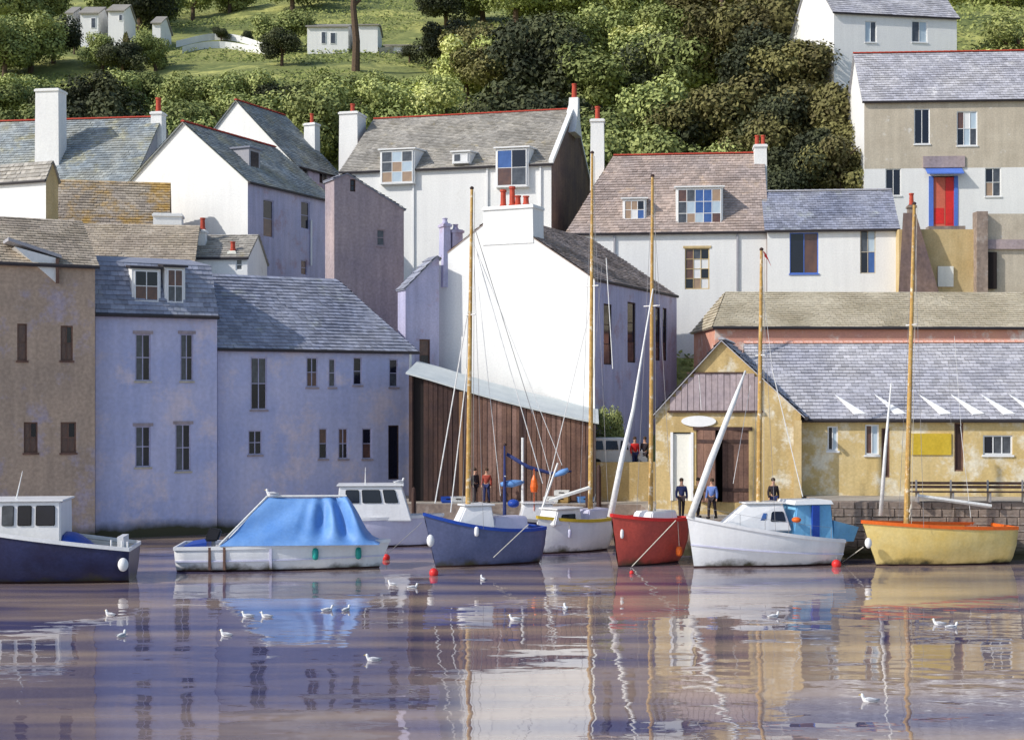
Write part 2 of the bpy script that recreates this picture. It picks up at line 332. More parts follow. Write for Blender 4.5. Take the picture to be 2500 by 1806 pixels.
class House:
    """near corner at the root; left wall runs along -x (y=0), right wall along +y (x=0)"""
    def __init__(s, name, label, cat, px, D, bz, a, pl, pr=None, wr=8, group=None):
        s.a = R(a); s.D = D; s.bz = bz; XA = X(px, D); s.XA = XA
        s.root = empty(name, (XA, D, bz), -s.a, label, cat, group)
        s.WL = s.ul(pl); s.WR = s.ur(pr) if pr else wr
        s.open = {'L': [], 'R': []}; s.items = []
    def ul(s, px):
        k = (px - 1250) / F; return (s.XA - k * s.D) / (math.cos(s.a) + k * math.sin(s.a))
    def ur(s, px):
        k = (px - 1250) / F; return (k * s.D - s.XA) / (math.sin(s.a) - k * math.cos(s.a))
    def z(s, py, u=0, v=0):
        """local height of photo row py at local point (-u, v)"""
        return Z(py, s.D + u * math.sin(s.a) + v * math.cos(s.a)) - s.bz
    def onL(s, px, py): L = s.ul(px); return -L, s.z(py, L)
    def onR(s, px, py): L = s.ur(px); return L, s.z(py, 0, L)
    def mp(s, side):
        return (lambda u, d, z: (u, -d, z)) if side == 'L' else (lambda u, d, z: (d, u, z))
    def rect(s, side, x0, y0, x1, y1):
        f = s.onL if side == 'L' else s.onR
        a = f(x0, (y0 + y1) / 2)[0]; b = f(x1, (y0 + y1) / 2)[0]; xm = (x0 + x1) / 2
        return a, f(xm, y1)[1], b, f(xm, y0)[1]
    def win(s, side, x0, y0, x1, y1, cols=2, rows=2, glass=(g_dark,), frame=white2, sill=True, name='window', lintel=None, label=None, fw=.07):
        r = s.rect(side, x0, y0, x1, y1); s.open[side].append(r); s.items.append((side, r, cols, rows, glass, frame, sill, name, lintel, label, fw)); return s
    def panes(s, side, r, cols, rows, glass, frame, sill, name, lintel, label, fw, dep=-.1, parent=None):
        m = s.mp(side); u0, z0, u1, z1 = r; par = parent or s.root
        bm = nb()
        def bx(a0, c0, a1, c1, d0, d1):
            p = [m(a0, d0, c0), m(a1, d1, c1)]
            box(bm, [min(p[0][i], p[1][i]) for i in range(3)], [max(p[0][i], p[1][i]) for i in range(3)])
        bx(u0, z0, u0 + fw, z1, dep - .04, dep + .05); bx(u1 - fw, z0, u1, z1, dep - .04, dep + .05)
        bx(u0 + fw, z0, u1 - fw, z0 + fw, dep - .04, dep + .046); bx(u0 + fw, z1 - fw, u1 - fw, z1, dep - .04, dep + .046)
        cu = [lerp(u0 + fw, u1 - fw, i / cols) for i in range(cols + 1)]; cz = [lerp(z0 + fw, z1 - fw, i / rows) for i in range(rows + 1)]
        for i in range(1, cols): bx(cu[i] - .022, z0 + fw, cu[i] + .022, z1 - fw, dep - .03, dep + .035)
        for i in range(1, rows): bx(u0 + fw, cz[i] - .02, u1 - fw, cz[i] + .02, dep - .03, dep + .031)
        fo = obj(name, bm, frame, par)
        if label: fo['label'] = label
        k = 0
        for i in range(cols):
            for j in range(rows):
                g = glass[(i * rows + (rows - 1 - j)) % len(glass)]
                o = link('pane', pane_mesh(g), fo)
                if side == 'L': o.location = (cu[i], -dep, cz[j]); o.scale = (cu[i+1] - cu[i], .015, cz[j+1] - cz[j])
                else: o.location = (dep, cu[i], cz[j]); o.rotation_euler = (0, 0, R(90)); o.scale = (cu[i+1] - cu[i], .015, cz[j+1] - cz[j])
        if sill:
            bm = nb()
            p = [m(u0 - .06, -.12, z0 - .09), m(u1 + .06, .07, z0)]
            box(bm, [min(p[0][i], p[1][i]) for i in range(3)], [max(p[0][i], p[1][i]) for i in range(3)]); obj('sill', bm, sill if sill is not True else white2, fo)
        if lintel:
            bm = nb(); p = [m(u0 - .12, -.02, z1), m(u1 + .12, .045, z1 + .16)]
            box(bm, [min(p[0][i], p[1][i]) for i in range(3)], [max(p[0][i], p[1][i]) for i in range(3)]); obj('lintel', bm, lintel, fo)
        return fo
    def wall(s, side, W, top, mat, gable=None, name='wall', split=None):
        """W wall length; top eave height; gable=(u_apex, z_apex[, z_other_end])"""
        m = s.mp(side); bm = nb(); lo, hi = (-W, 0) if side == 'L' else (0, W)
        zt = gable[1] if gable else top
        op = s.open[side]
        us = sorted({lo, hi} | {min(max(v, lo), hi) for r in op for v in (r[0], r[2])}); zs = sorted({0, zt} | {v for r in op for v in (r[1], r[3]) if 0 < v < zt})
        vd = {}
        def V(u, z, d=0):
            k = (round(u, 4), round(z, 4), d)
            if k not in vd: vd[k] = bm.verts.new(m(u, d, z))
            return vd[k]
        for a, b in zip(us, us[1:]):
            if b - a < 1e-4: continue
            for c, d in zip(zs, zs[1:]):
                if d - c < 1e-4: continue
                cu, cz = (a + b) / 2, (c + d) / 2
                if any(r[0] < cu < r[2] and r[1] < cz < r[3] for r in op): continue
                f = bm.faces.new((V(a, c), V(b, c), V(b, d), V(a, d)))
                if split and cz > split[0]: f.material_index = 1
        if split:
            pass
        if gable:
            ua, za = gable[:2]; zo = gable[2] if len(gable) > 2 else top
            for (p, q) in (((lo, zo if side == 'L' else top), (ua, za)), ((ua, za), (hi, top if side == 'L' else zo))):
                du = q[0] - p[0]; dz = q[1] - p[1]
                if abs(du) < 1e-4: continue
                no = Vector((-dz, du))
                no3 = Vector(m(no.x, 0, no.y)) if True else None
                bmesh.ops.bisect_plane(bm, geom=bm.verts[:] + bm.edges[:] + bm.faces[:], plane_co=m(p[0], 0, p[1]), plane_no=no3, clear_outer=True)
        for r in op:
            a, c, b, d = r
            for (p, q) in (((a, c), (a, d)), ((a, d), (b, d)), ((b, d), (b, c)), ((b, c), (a, c))):
                bm.faces.new([bm.verts.new(m(p[0], 0, p[1])), bm.verts.new(m(q[0], 0, q[1])), bm.verts.new(m(q[0], -.3, q[1])), bm.verts.new(m(p[0], -.3, p[1]))])
        return obj(name, bm, ([mat, split[1]] if split else mat), s.root)
    def build(s, ze, matL, matR, roofmat, gable='R', zr=None, ap=None, ov=.18, back=True, ridge=redt, hipL=0, hipR=0, gutter=True, sw=.42, split=None, coping=None, zlo=None, splitR=None):
        WL, WR = s.WL, s.WR; s.ze = ze; s.zr = zr
        if gable == 'L':
            ua = -WL / 2 if ap is None else -ap; zo = zlo if zlo is not None else ze
            s.wall('L', WL, ze, matL, (ua, zr, zo), split=split); s.wall('R', WR, ze, matR)
            bm = nb()  # back and far walls
            bm.faces.new([bm.verts.new(p) for p in ((-WL,0,0),(-WL,WR,0),(-WL,WR,zo),(-WL,0,zo))])
            bm.faces.new([bm.verts.new(p) for p in ((-WL,WR,0),(0,WR,0),(0,WR,ze),(ua,WR,zr),(-WL,WR,zo))]); obj('rear_wall', bm, matR, s.root)
            sr = (zr - ze) / (0 - ua); slf = (zr - zo) / (ua + WL) if ua + WL > .01 else 0
            E = [((ov, -ov, ze - sr*ov), (ov, WR + ov, ze - sr*ov), (ua, WR + ov, zr), (ua, -ov, zr))]
            if ua + WL > .05: E.append(((-WL - ov, WR + ov, zo - slf*ov), (-WL - ov, -ov, zo - slf*ov), (ua, -ov, zr), (ua, WR + ov, zr)))
            rp = ((ua, -ov, zr), (ua, WR + ov, zr)); gut = ((ov + .04, -ov, ze - sr*ov), (ov + .04, WR + ov, ze - sr*ov))
        else:
            va = WR / 2 if ap is None else ap
            s.wall('L', WL, ze, matL, split=split)
            s.wall('R', WR, ze, matR, None if hipR else (va, zr, ze), split=splitR)
            bm = nb()
            pts = ((-WL,0,0),(-WL,WR,0),(-WL,WR,ze)) + (() if hipL else ((-WL,va,zr),)) + ((-WL,0,ze),)
            bm.faces.new([bm.verts.new(p) for p in pts]); bm.faces.new([bm.verts.new(p) for p in ((-WL,WR,0),(0,WR,0),(0,WR,ze),(-WL,WR,ze))]); obj('rear_wall', bm, matR, s.root)
            k = (zr - ze) / va; kb = (zr - ze) / (WR - va); e0 = ze - k * ov
            rl = -WL + hipL - (0 if hipL else ov); rr = -hipR + (0 if hipR else ov)
            E = [((-WL - ov, -ov, e0), (ov, -ov, e0), (rr, va, zr), (rl, va, zr)), ((ov, WR + ov, ze - kb*ov), (-WL - ov, WR + ov, ze - kb*ov), (rl, va, zr), (rr, va, zr))]
            if hipR: E.append(((ov, -ov, e0), (ov, WR + ov, e0), (rr, va + .02, zr), (rr, va - .02, zr)))
            if hipL: E.append(((-WL - ov, WR + ov, e0), (-WL - ov, -ov, e0), (rl, va - .02, zr), (rl, va + .02, zr)))
            rp = ((rl, va, zr), (rr, va, zr)); gut = ((-WL - ov, -ov - .05, e0), (ov, -ov - .05, e0))
        s.slopes = E
        bm = nb()
        for e in E:
            up = Vector((0, 0, .1)); hexa(bm, [Vector(p) - up * .2 for p in e], [Vector(p) + up * .3 for p in e])
        rf = obj('roof', bm, roofmat, s.root); s.roof = rf
        a = rf.data.attributes.new('tone', 'FLOAT', 'FACE'); a.data.foreach_set('value', [.4] * len(rf.data.polygons))
        slates('slates', *[Vector(p) + Vector((0, 0, .03)) for p in E[0]], roofmat, rf, w=sw, h=sw * .8)
        for e in E[1:]: slates('slates', *[Vector(p) + Vector((0, 0, .03)) for p in e], roofmat, rf, w=sw*1.6, h=sw*1.2)
        if ridge: ridge_tiles(rp[0], rp[1], ridge, rf)
        if gutter:
            bm = nb(); tube(bm, gut[0], gut[1], .09, n=8); obj('gutter', bm, darkmet, s.root)
        if coping:
            for e, flip in ((E[0], 0), (E[1], 1)):
                # along the verge at the near (right) end
                a, b = (Vector(e[1]), Vector(e[2])) if (gable == 'R' and not flip) else (Vector(e[0]), Vector(e[3]))
                bm = nb(); up = Vector((0, 0, .34)); sd = Vector((-.34, 0, 0)) if gable == 'R' else Vector((0, .34, 0))
                hexa(bm, [a, a + sd, b + sd, b], [a + up, a + sd + up, b + sd + up, b + up]); obj('coping', bm, coping, s.root)
        for it in s.items: s.panes(*it)
        return s
    def slope_z(s, v): return s.ze + (s.zr - s.ze) * v / (s.WR / 2)
    def chim(s, px0, px1, pyt, v, depth=.8, pots=1, mat=white, pyb=None, potc=redp, poth=.75, side=None, cap=True, pr=.17):
        """chimney at local depth v in front of the camera rays px0..px1, top at pyt"""
        # solve local x for px at local y=v
        def lx(px):
            k = (px - 1250) / F; ca, sa = math.cos(s.a), math.sin(s.a)
            # world = (XA + x ca + v sa, D - x sa + v ca)
            return (k * (s.D + v * ca) - s.XA - v * sa) / (ca + k * sa)
        x0, x1 = lx(px0), lx(px1); zt = Z(pyt, s.D - (x0 + x1) / 2 * math.sin(s.a) + v * math.cos(s.a)) - s.bz
        zb = (Z(pyb, s.D + v) - s.bz) if pyb else s.ze - .5
        bm = nb(); hexa(bm, [(x0 - .05, v, zb), (x1 + .05, v, zb), (x1 + .05, v + depth, zb), (x0 - .05, v + depth, zb)], [(x0, v + .02, zt - .2), (x1, v + .02, zt - .2), (x1, v + depth, zt - .2), (x0, v + depth, zt - .2)])
        poth *= .82; c = obj('chimney', bm, mat, s.root)
        bm = nb(); box(bm, (x0 - .07, v - .07, zt - .2), (x1 + .07, v + depth + .07, zt - .06)); box(bm, (x0, v, zt - .06), (x1, v + depth, zt)); obj('chimney_cap', bm, mat, c)
        for i in range(pots):
            bm = nb(); lathe(bm, [(pr*1.05, 0), (pr*1.1, .08), (pr*.9, .12), (pr*.8, poth * .85), (pr, poth * .88), (pr, poth), (pr*.7, poth)], (lerp(x0, x1, (i + .5) / pots), v + depth / 2, zt), 10); obj('chimney_pot', bm, potc, c, smooth=False)
        return c
    def dormer(s, px0, px1, pyt, pyb, v0, cols, rows, glass, mat=white, roof=None, frame=white2, name='dormer', back=2.4, mono=True, nwin=1, gaps=.12):
        """flat-faced dormer whose face stands at local y=v0"""
        def lx(px):
            k = (px - 1250) / F; ca, sa = math.cos(s.a), math.sin(s.a)
            return (k * (s.D + v0 * ca) - s.XA - v0 * sa) / (ca + k * sa)
        x0, x1 = lx(px0), lx(px1); dd = s.D - (x0 + x1) / 2 * math.sin(s.a) + v0 * math.cos(s.a)
        z0, z1 = Z(pyb, dd) - s.bz, Z(pyt, dd) - s.bz
        bm = nb(); hexa(bm, [(x0, v0, z0), (x1, v0, z0), (x1, v0 + back, z0), (x0, v0 + back, z0)], [(x0, v0, z1), (x1, v0, z1), (x1, v0 + back, z1 + .25), (x0, v0 + back, z1 + .25)])
        d = obj(name, bm, mat, s.root)
        bm = nb(); hexa(bm, [(x0 - .12, v0 - .18, z1 + .002), (x1 + .12, v0 - .18, z1 + .002), (x1 + .12, v0 + back, z1 + .27), (x0 - .12, v0 + back, z1 + .27)], [(x0 - .12, v0 - .18, z1 + .1), (x1 + .12, v0 - .18, z1 + .1), (x1 + .12, v0 + back, z1 + .37), (x0 - .12, v0 + back, z1 + .37)])
        obj('dormer_roof', bm, roof or darkmet, d)
        ww = (x1 - x0 - gaps * (nwin + 1)) / nwin
        for i in range(nwin):
            a = x0 + gaps + i * (ww + gaps)
            sub = s.mp; s.mp = lambda side: (lambda u, dpt, z: (u, v0 - dpt, z))
            u0, u1, q0, q1 = a, a + ww, z0 + .12, z1 - .1
            fo = s.panes('L', (u0, q0, u1, q1), cols, rows, glass, frame, True, 'window', None, None, .06, dep=.03)
            for ch in fo.children:
                if ch.name.startswith('pane'): ch.location.y = v0 - .03 - .02
            s.mp = sub
        return d
    def box(s, name, a, b, mat, parent=None):
        bm = nb(); box(bm, a, b); return obj(name, bm, mat, parent or s.root)

GL = (g_dark, g_grey, g_brown)
# --- brown house, far left
h = House('brown_house', 'tall brown roughcast house at the far left edge with paired narrow windows', 'house', 232, 71.5, -1, -27, -200, wr=9)
for r in ((42,790,66,880), (148,795,178,880), (58,1030,92,1105), (148,1030,186,1105), (-60,800,-30,880), (-60,1030,-25,1105)): h.win('L', *r, 2 if r[2]-r[0] > 26 else 1, 2, (g_brown, g_brown, g_dark), frame=bwood, sill=bwood)
h.build(h.z(648), brownw, brownw, slate_w, 'R', zr=h.z(541, 0, 4.5), ridge=None)
# steep white gabled dormer
bm = nb(); u0, z0 = h.onL(35, 690); u1, _ = h.onL(136, 690); zt = h.z(592, 5); zr_ = h.z(690, 3)
x0, x1 = u0, u1
v = [bm.verts.new(p) for p in ((x0, -.12, h.z(600,5)), (x1, -.12, h.z(688,3)), (x1, -.12, h.z(628,3)), (x0, 2.2, h.z(600,5)), (x1, 2.2, h.z(688,3)), (x1, 2.2, h.z(628,3)))]
for f in ((0,1,2),(3,5,4),(0,3,4,1),(1,4,5,2),(0,2,5,3)): bm.faces.new([v[i] for i in f])
d = obj('dormer', bm, white, h.root)
bm = nb(); a, b = Vector((x0 - .3, -.2, h.z(586,5))), Vector((x1 + .25, -.2, h.z(628,3)));
hexa(bm, [a, b, b + Vector((0,2.6,0)), a + Vector((0,2.6,0))], [a + Vector((0,0,.16)), b + Vector((0,0,.16)), b + Vector((0,2.6,.16)), a + Vector((0,2.6,.16))]); obj('dormer_roof', bm, slate_l, d)
h.box('drainpipe', (x1 - .02, -.26, h.z(690,3)), (x1 + .12, -.13, h.z(630,3)), bwood)

# --- white houses with their shade painted in as lilac
h = House('lilac_shaded_house', 'narrow tall lilac shaded house with steep blue slate mansard roof and white double dormer', 'house', 530, 75.2, -1, -28, 233, wr=7)
for r in ((330,815,368,930), (440,815,472,930), (330,1040,368,1140), (428,1035,466,1150)): h.win('L', *r, 2, 2, (g_grey, g_grey, g_dark, g_dark), frame=lilac2, sill=tan, lintel=greyb)
W = h.WL; ze = h.z(775); zt = h.z(650, 0, 1.2); h.ze = ze
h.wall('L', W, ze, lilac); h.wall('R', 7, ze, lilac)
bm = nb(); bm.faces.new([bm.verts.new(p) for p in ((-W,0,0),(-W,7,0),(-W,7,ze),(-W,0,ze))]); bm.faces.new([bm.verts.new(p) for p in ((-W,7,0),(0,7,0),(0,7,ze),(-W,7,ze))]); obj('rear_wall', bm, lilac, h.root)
bm = nb(); hexa(bm, [(-W-.15,-.2,ze),(.0,-.2,ze),(.0,7.2,ze),(-W-.15,7.2,ze)], [(-W-.1,1.2,zt),(-.0,1.2,zt),(-.0,5.8,zt),(-W-.1,5.8,zt)])
hexa(bm, [(-W-.2,1.1,zt+.002),(.1,1.1,zt+.002),(.1,5.9,zt+.002),(-W-.2,5.9,zt+.002)], [(-W+.5,3.4,zt+.5),(-.5,3.4,zt+.5),(-.5,3.6,zt+.5),(-W+.5,3.6,zt+.5)])
rf = obj('roof', bm, slate_b, h.root); a = rf.data.attributes.new('tone', 'FLOAT', 'FACE'); a.data.foreach_set('value', [.3] * len(rf.data.polygons))
slates('slates', (-W-.15,-.24,ze), (0,-.24,ze), (0,1.16,zt), (-W-.1,1.16,zt), slate_b, rf)
bm = nb(); tube(bm, (-W-.2,-.3,ze-.02), (.02,-.3,ze-.02), .1); obj('gutter', bm, darkmet, h.root)
bm = nb(); tube(bm, (-W-.14,-.25,ze), (-W-.1,1.15,zt), .12); obj('verge', bm, darkmet, h.root)
for it in h.items: h.panes(*it)
h.dormer(322, 392, 656, 742, .15, 2, 2, (g_dark, g_brown), back=2.0, roof=darkmet)
h.dormer(402, 452, 653, 745, .15, 2, 2, (g_brown, g_grey), back=2.0, roof=darkmet)

h = House('lilac_shaded_house', 'broad lower lilac shaded house on the waterfront with long hipped blue slate roof', 'house', 1012, 81, -1, -28, 531, wr=8)
for r, c, g in (((612,872,652,1000),2,(g_grey,g_dark)), ((748,872,776,945),2,(g_dark,g_brown)), ((802,875,820,945),1,(g_grey,)), ((862,872,884,940),1,(g_dark,)), ((950,876,972,945),1,(g_dark,g_grey)),
                ((606,1050,640,1110),2,(g_dark,)), ((778,1045,800,1120),1,(g_brown,g_dark)), ((826,1045,850,1120),2,(g_brown,g_dark)), ((884,1045,908,1120),1,(g_dark,g_brown))):
    h.win('L', *r, c, 2, g, frame=lilac2, sill=greyb)
h.win('L', 948,1038,974,1170, 1, 1, (g_dark,), frame=dwood, sill=False, name='door')
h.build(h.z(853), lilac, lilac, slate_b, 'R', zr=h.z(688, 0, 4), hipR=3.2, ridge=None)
bm = nb(); 
L0 = h.onL(957, 900); h.box('drainpipe', (-.35, -.12, 0), (-.23, -.02, h.ze - .1), white2)

# --- grey brown building behind
h = House('grey_brown_house', 'tall plain grey brown roughcast house end rising behind the lilac shaded house roof', 'house', 986, 92, 3, -28, 816, wr=1.6)
h.win('L', 855,438,868,468, 1, 2, (g_dark,), frame=dwood, sill=False)
h.win('L', 920,560,940,600, 1, 2, (g_grey,), frame=greyb, sill=greyb)
h.build(h.z(512), greyb, greyb, slate_b, 'L', zr=h.z(424, 4), ap=h.WL*.82, zlo=h.z(436,5), ridge=None, gutter=False, ov=.1)

# --- white gable houses upper left
h = House('white_gable_house', 'white limewashed gable house with violet shaded side and small slate dormer', 'house', 605, 95, 9, 25, 300, 815)
for r, g in (((643,488,668,580),(g_dark,g_brown)), ((735,492,756,560),(g_dark,g_dark)), ((641,632,655,668),(g_dark,)), ((735,635,750,672),(g_brown,))): h.win('R', *r, 1, 2, g, frame=lilac2, sill=False)
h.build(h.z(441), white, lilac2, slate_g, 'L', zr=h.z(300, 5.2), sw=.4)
bm = nb(); tube(bm, (.1, h.ur(757), h.z(650,0,8)), (.1, h.ur(757), h.z(540,0,8)), .07); obj('drainpipe', bm, white2, h.root)
# small side dormer on the right slope
def sdorm(h, px, w, D_off, pyt, pyb, xloc, glass=g_dark):
    L = h.ur(px) ; y0 = L - w / 2; zt = h.z(pyt, 0, L); zb = h.z(pyb, 0, L)
    bm = nb(); box(bm, (-xloc - 1.6, y0, zb), (-xloc, y0 + w, zt)); d = obj('dormer', bm, slate_l, h.root)
    bm = nb(); box(bm, (-xloc - 1.7, y0 - .12, zt + .002), (-xloc + .15, y0 + w + .12, zt + .12)); obj('dormer_roof', bm, slate_b, d)
    bm = nb(); box(bm, (-xloc, y0 + .2, zb + .25), (-xloc + .03, y0 + w - .2, zt - .2)); obj('pane', bm, glass, d)
sdorm(h, 672, 1.3, 0, 360, 420, 1.7)
h = House('white_gable_house', 'second white gable house higher behind, red ridge tiles and single pot', 'house', 722, 112, 14, 25, 440, 832)
for r in ((728,410,752,455), (780,415,800,450)): h.win('R', *r, 2, 1, (g_dark, g_grey), frame=slate_l, sill=False)
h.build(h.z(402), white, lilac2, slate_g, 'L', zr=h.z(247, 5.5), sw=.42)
h.chim(742, 768, 300, h.WR * .93, depth=.8, pots=1, mat=white, poth=1.0)

# --- long slate house upper left
h = House('slate_roofed_house', 'long slate roofed house top left with tall white chimney and red ridge', 'house', 318, 100, 10, 8, -260, wr=11)
h.build(h.z(452), white, slate_l, slate_g, 'R', zr=h.z(288, 0, 5.5), coping=None)
h.chim(86, 142, 216, 1.6, depth=1.3, pots=0, mat=white, pyb=440)
h.chim(368, 394, 272, 4.9, depth=.9, pots=1, mat=white, poth=1.3, pr=.22)
h = House('white_walled_cottage', 'white walled cottage at the left edge below the tall white chimney', 'cottage', 112, 86, 8, 22, -120, 142)
h.build(h.z(434), white, ochre2, slate_k, 'R', zr=h.z(400, 0, 1.5), ridge=None, ov=.1)
h = House('lichened_roof_house', 'low house with ochre lichened slate roof below the long slate roof', 'house', 405, 90, 8, -12, 60, wr=10)
h.build(h.z(600), cream, brownw, slate_y, 'R', zr=h.z(448, 0, 5), ridge=None)
h = House('tan_roof_house', 'house with low tan slate roof behind the brown house, broad white chimney', 'house', 468, 84, 6, -8, 20, wr=8)
h.build(h.z(650), cream, cream, slate_w, 'R', zr=h.z(552, 0, 4), ridge=None)
h.chim(374, 443, 520, 4.0, depth=1.4, pots=0, mat=white, pyb=660)
h = House('low_white_cottage', 'small low white cottage with tan roof tucked under the white gable', 'cottage', 604, 87, 8, 4, 450, wr=5)
h.win('L', 575,632,592,660, 1, 2, (g_grey,), sill=False)
h.build(h.z(628), white, white, slate_k, 'R', zr=h.z(574, 0, 2.5), ridge=None, ov=.1)
h.chim(484, 500, 560, 1.2, depth=.5, pots=1, mat=white, poth=.9)
h.chim(558, 574, 612, .3, depth=.5, pots=1, mat=cream, poth=.7)

# --- long white terrace in the centre
h = House('white_terrace', 'long white terrace house with dormers, red ridge and dark stone gable end', 'house', 1346, 104, 9, 14, 836, 1442)
h.build(h.z(398), white, gabled, slate_k, 'R', zr=h.z(268, 0, 7.4), coping=white, ap=None)
h.dormer(928, 1012, 366, 450, -.36, 3, 3, (g_grey, g_grey, g_tan, g_pale, g_tan, g_pale, g_grey, g_pale, g_tan), back=3.2, roof=white2)
h.dormer(1104, 1146, 372, 400, -.30, 2, 1, (g_grey, white2), back=2.6, roof=white2)
h.dormer(1210, 1290, 362, 458, -.36, 2, 2, (g_blue, g_brown, g_dark, g_grey), back=3.2, roof=white2)
h.chim(828, 872, 272, 5.0, depth=2.0, pots=1, mat=white, pyb=440, poth=.95, pr=.2)
# tapering white stack over the gable
def taper_stack(h, px, v, pyb, pyt, wb, wt, pots=1, poth=1.0):
    k = (px - 1250) / F; ca, sa = math.cos(h.a), math.sin(h.a); x = (k * (h.D + v * ca) - h.XA - v * sa) / (ca + k * sa)
    dd = h.D - x * sa + v * ca; z0 = Z(pyb, dd) - h.bz; z1 = Z(pyt, dd) - h.bz
    bm = nb()
    rings = []
    for t in (0, .15, .3, .45, .6, .8, 1):
        wv = lerp(wb, wt, 1 - (1 - t) ** 2.2) / 2; zz = lerp(z0, z1, t)
        rings.append([bm.verts.new((min(x + a * wv, x + .35), v + b * wv * .8, zz)) for a, b in ((-1,-1),(1,-1),(1,1),(-1,1))])
    for a, b in zip(rings, rings[1:]):
        for i in range(4): bm.faces.new((a[i], a[(i+1) % 4], b[(i+1) % 4], b[i]))
    bm.faces.new(rings[0][::-1]); bm.faces.new(rings[-1]); c = obj('chimney', bm, white, h.root)
    for i in range(pots):
        bm = nb(); lathe(bm, [(.22,0),(.2,.2),(.17,poth),(.2,poth),(.2,poth+.1),(.1,poth+.1)], (x, v, z1), 10); obj('chimney_pot', bm, redp, c)
for q_ in (1010, 1190, 1320): u_ = -h.ul(q_); h.box('drainpipe', (u_-.06, -.14, 0), (u_+.06, -.02, h.ze - .1), white2)
taper_stack(h, 1402, 7.4, 330, 240, 3.4, .7, 1, 1.0)
h.win  # (no further openings)

# --- brown roofed house right of centre and its blue slate neighbour
h = House('brown_roofed_house', 'white house with steep brown slate roof and five light wide dormer', 'house', 1872, 98.6, 8, 6, 1386, wr=11)
h.win('L', 1672,606,1732,706, 3, 4, (g_brown, g_brown, g_brown, g_dark, g_grey, white2, white2, g_tan, g_dark, white2, g_dark, white2), frame=ochre2, sill=False, lintel=ochre2)
h.build(h.z(560), white, white, slate_t, 'R', zr=h.z(376, 0, 5.5), hipL=3.0)
h.dormer(1520, 1578, 486, 540, .8, 3, 2, (g_tan, g_tan, g_tan, white2, g_dark, g_blue), back=3, roof=white2)
h.dormer(1650, 1765, 458, 556, .5, 5, 3, (g_brown, g_grey, g_grey, g_grey, g_pale, g_tan, g_blue, g_blue, g_pale, g_blue, g_blue, g_blue, g_tan, g_pale, g_brown), back=3.4, roof=white2)
for q_ in (1500, 1800): u_ = -h.ul(q_); h.box('drainpipe', (u_-.06, -.14, 0), (u_+.06, -.02, h.ze - .1), slate_l)
h.chim(1442, 1474, 290, 5.0, depth=1.0, pots=1, mat=white, pyb=480, poth=1.2, pr=.2)
h.chim(1842, 1872, 352, 4.6, depth=1.3, pots=2, mat=white, pyb=500, poth=.9)
h = House('blue_roofed_cottage', 'low white cottage with blue slate roof, blue framed window, right of the brown roof', 'cottage', 2190, 97, 8, 6, 1873, wr=7)
h.win('L', 1928,568,1998,668, 2, 1, (g_dark, g_brown), frame=blue_door, sill=blue_door, label='wide dark window with blue frame and sill')
h.win('L', 2100,562,2138,668, 2, 2, (g_grey, g_dark, g_pale, g_blue), frame=tan, sill=False)
h.build(h.z(556), white, gabled, slate_b, 'R', zr=h.z(466, 0, 3.5), ridge=slate_l)
h.chim(2218, 2236, 500, 1.0, depth=.6, pots=1, mat=stone, poth=1.0, pyb=600)

# --- big house upper right
h = House('large_stone_house', 'large house upper right, tan stone above white, long grey roof, red door', 'house', 2760, 108, 16, 4, 2110, wr=8)
h.win('L', 2232,266,2270,352, 2, 1, (g_dark,)); h.win('L', 2336,272,2386,356, 3, 2, (g_brown, g_dark, white2, g_pale, g_pale, g_grey))
h.win('L', 2162,412,2200,478, 2, 1, (g_dark,), frame=white); h.win('L', 2405,410,2444,480, 2, 2, (g_dark, g_tan, g_grey, g_grey), frame=white)
h.win('L', 2560,270,2600,352, 2, 1, (g_dark,)); h.win('L', 2560,412,2600,478, 2, 1, (g_dark,))
r = h.rect('L', 2276, 430, 2332, 556); h.open['L'].append(r)
h.build(h.z(240, h.WL*.5), white, white, slate_l, 'R', zr=h.z(128, h.WL*.5, 4), split=(h.z(400, h.WL*.5), tan), sw=.45)
u0, z0, u1, z1 = r
bm = nb(); t_ = lerp(u0, u1, .58)
for i, (a, b) in enumerate(((u0 + .08, t_), (t_ + .02, u1 - .08))): 
    bm = nb(); box(bm, (a, .08, z0), (b, .14, z1 - .08)); dd = obj('door', bm, p_red if i else M('faded_red_paint', (.66,.16,.10), rough=.6), h.root); dd['label'] = 'bright red door leaf' if i else 'faded red door leaf'
    bm = nb(); box(bm, (a + .1, .06, z0 + .3), (b - .1, .085, z0 + 1.5)); obj('door_panel', bm, p_red, dd)
bm = nb(); box(bm, (u0 - .26, -.05, z0), (u0 + .08, .16, z1)); box(bm, (u1 - .08, -.05, z0), (u1 + .2, .16, z1)); obj('door_surround', bm, blue_door, h.root)
bm = nb(); hexa(bm, [(u0-.5,-.7,z1+.06),(u1+.5,-.7,z1+.06),(u1+.5,.02,z1+.5),(u0-.5,.02,z1+.5)], [(u0-.5,-.7,z1+.14),(u1+.5,-.7,z1+.14),(u1+.5,.02,z1+.62),(u0-.5,.02,z1+.62)]); obj('porch_canopy', bm, blue_door, h.root)
bm = nb(); box(bm, (u0-.7,-.12,z1+.64),(u1+.7,-.01,z1+1.5)); obj('sign_board', bm, greyb, h.root)
bm = nb(); box(bm, (u0-.5,-1.1,z0-.9),(u1+.5,.1,z0-.002)); obj('door_step', bm, stone, h.root)

h = House('white_hill_house', 'white two storey house highest at top right with pale grey roof', 'house', 2036, 125, 28, 80, 1930, 2336)
h.win('R', 2112,52,2140,104, 2, 1, (g_pale, g_grey)); h.win('R', 2226,52,2264,104, 2, 1, (g_grey, g_pale)); h.win('R', 2112,140,2140,190, 2, 1, (g_pale,)); 
h.build(h.z(28), white, white, slate_l, 'L', zr=h.z(-80, 4), sw=.5, ridge=None)

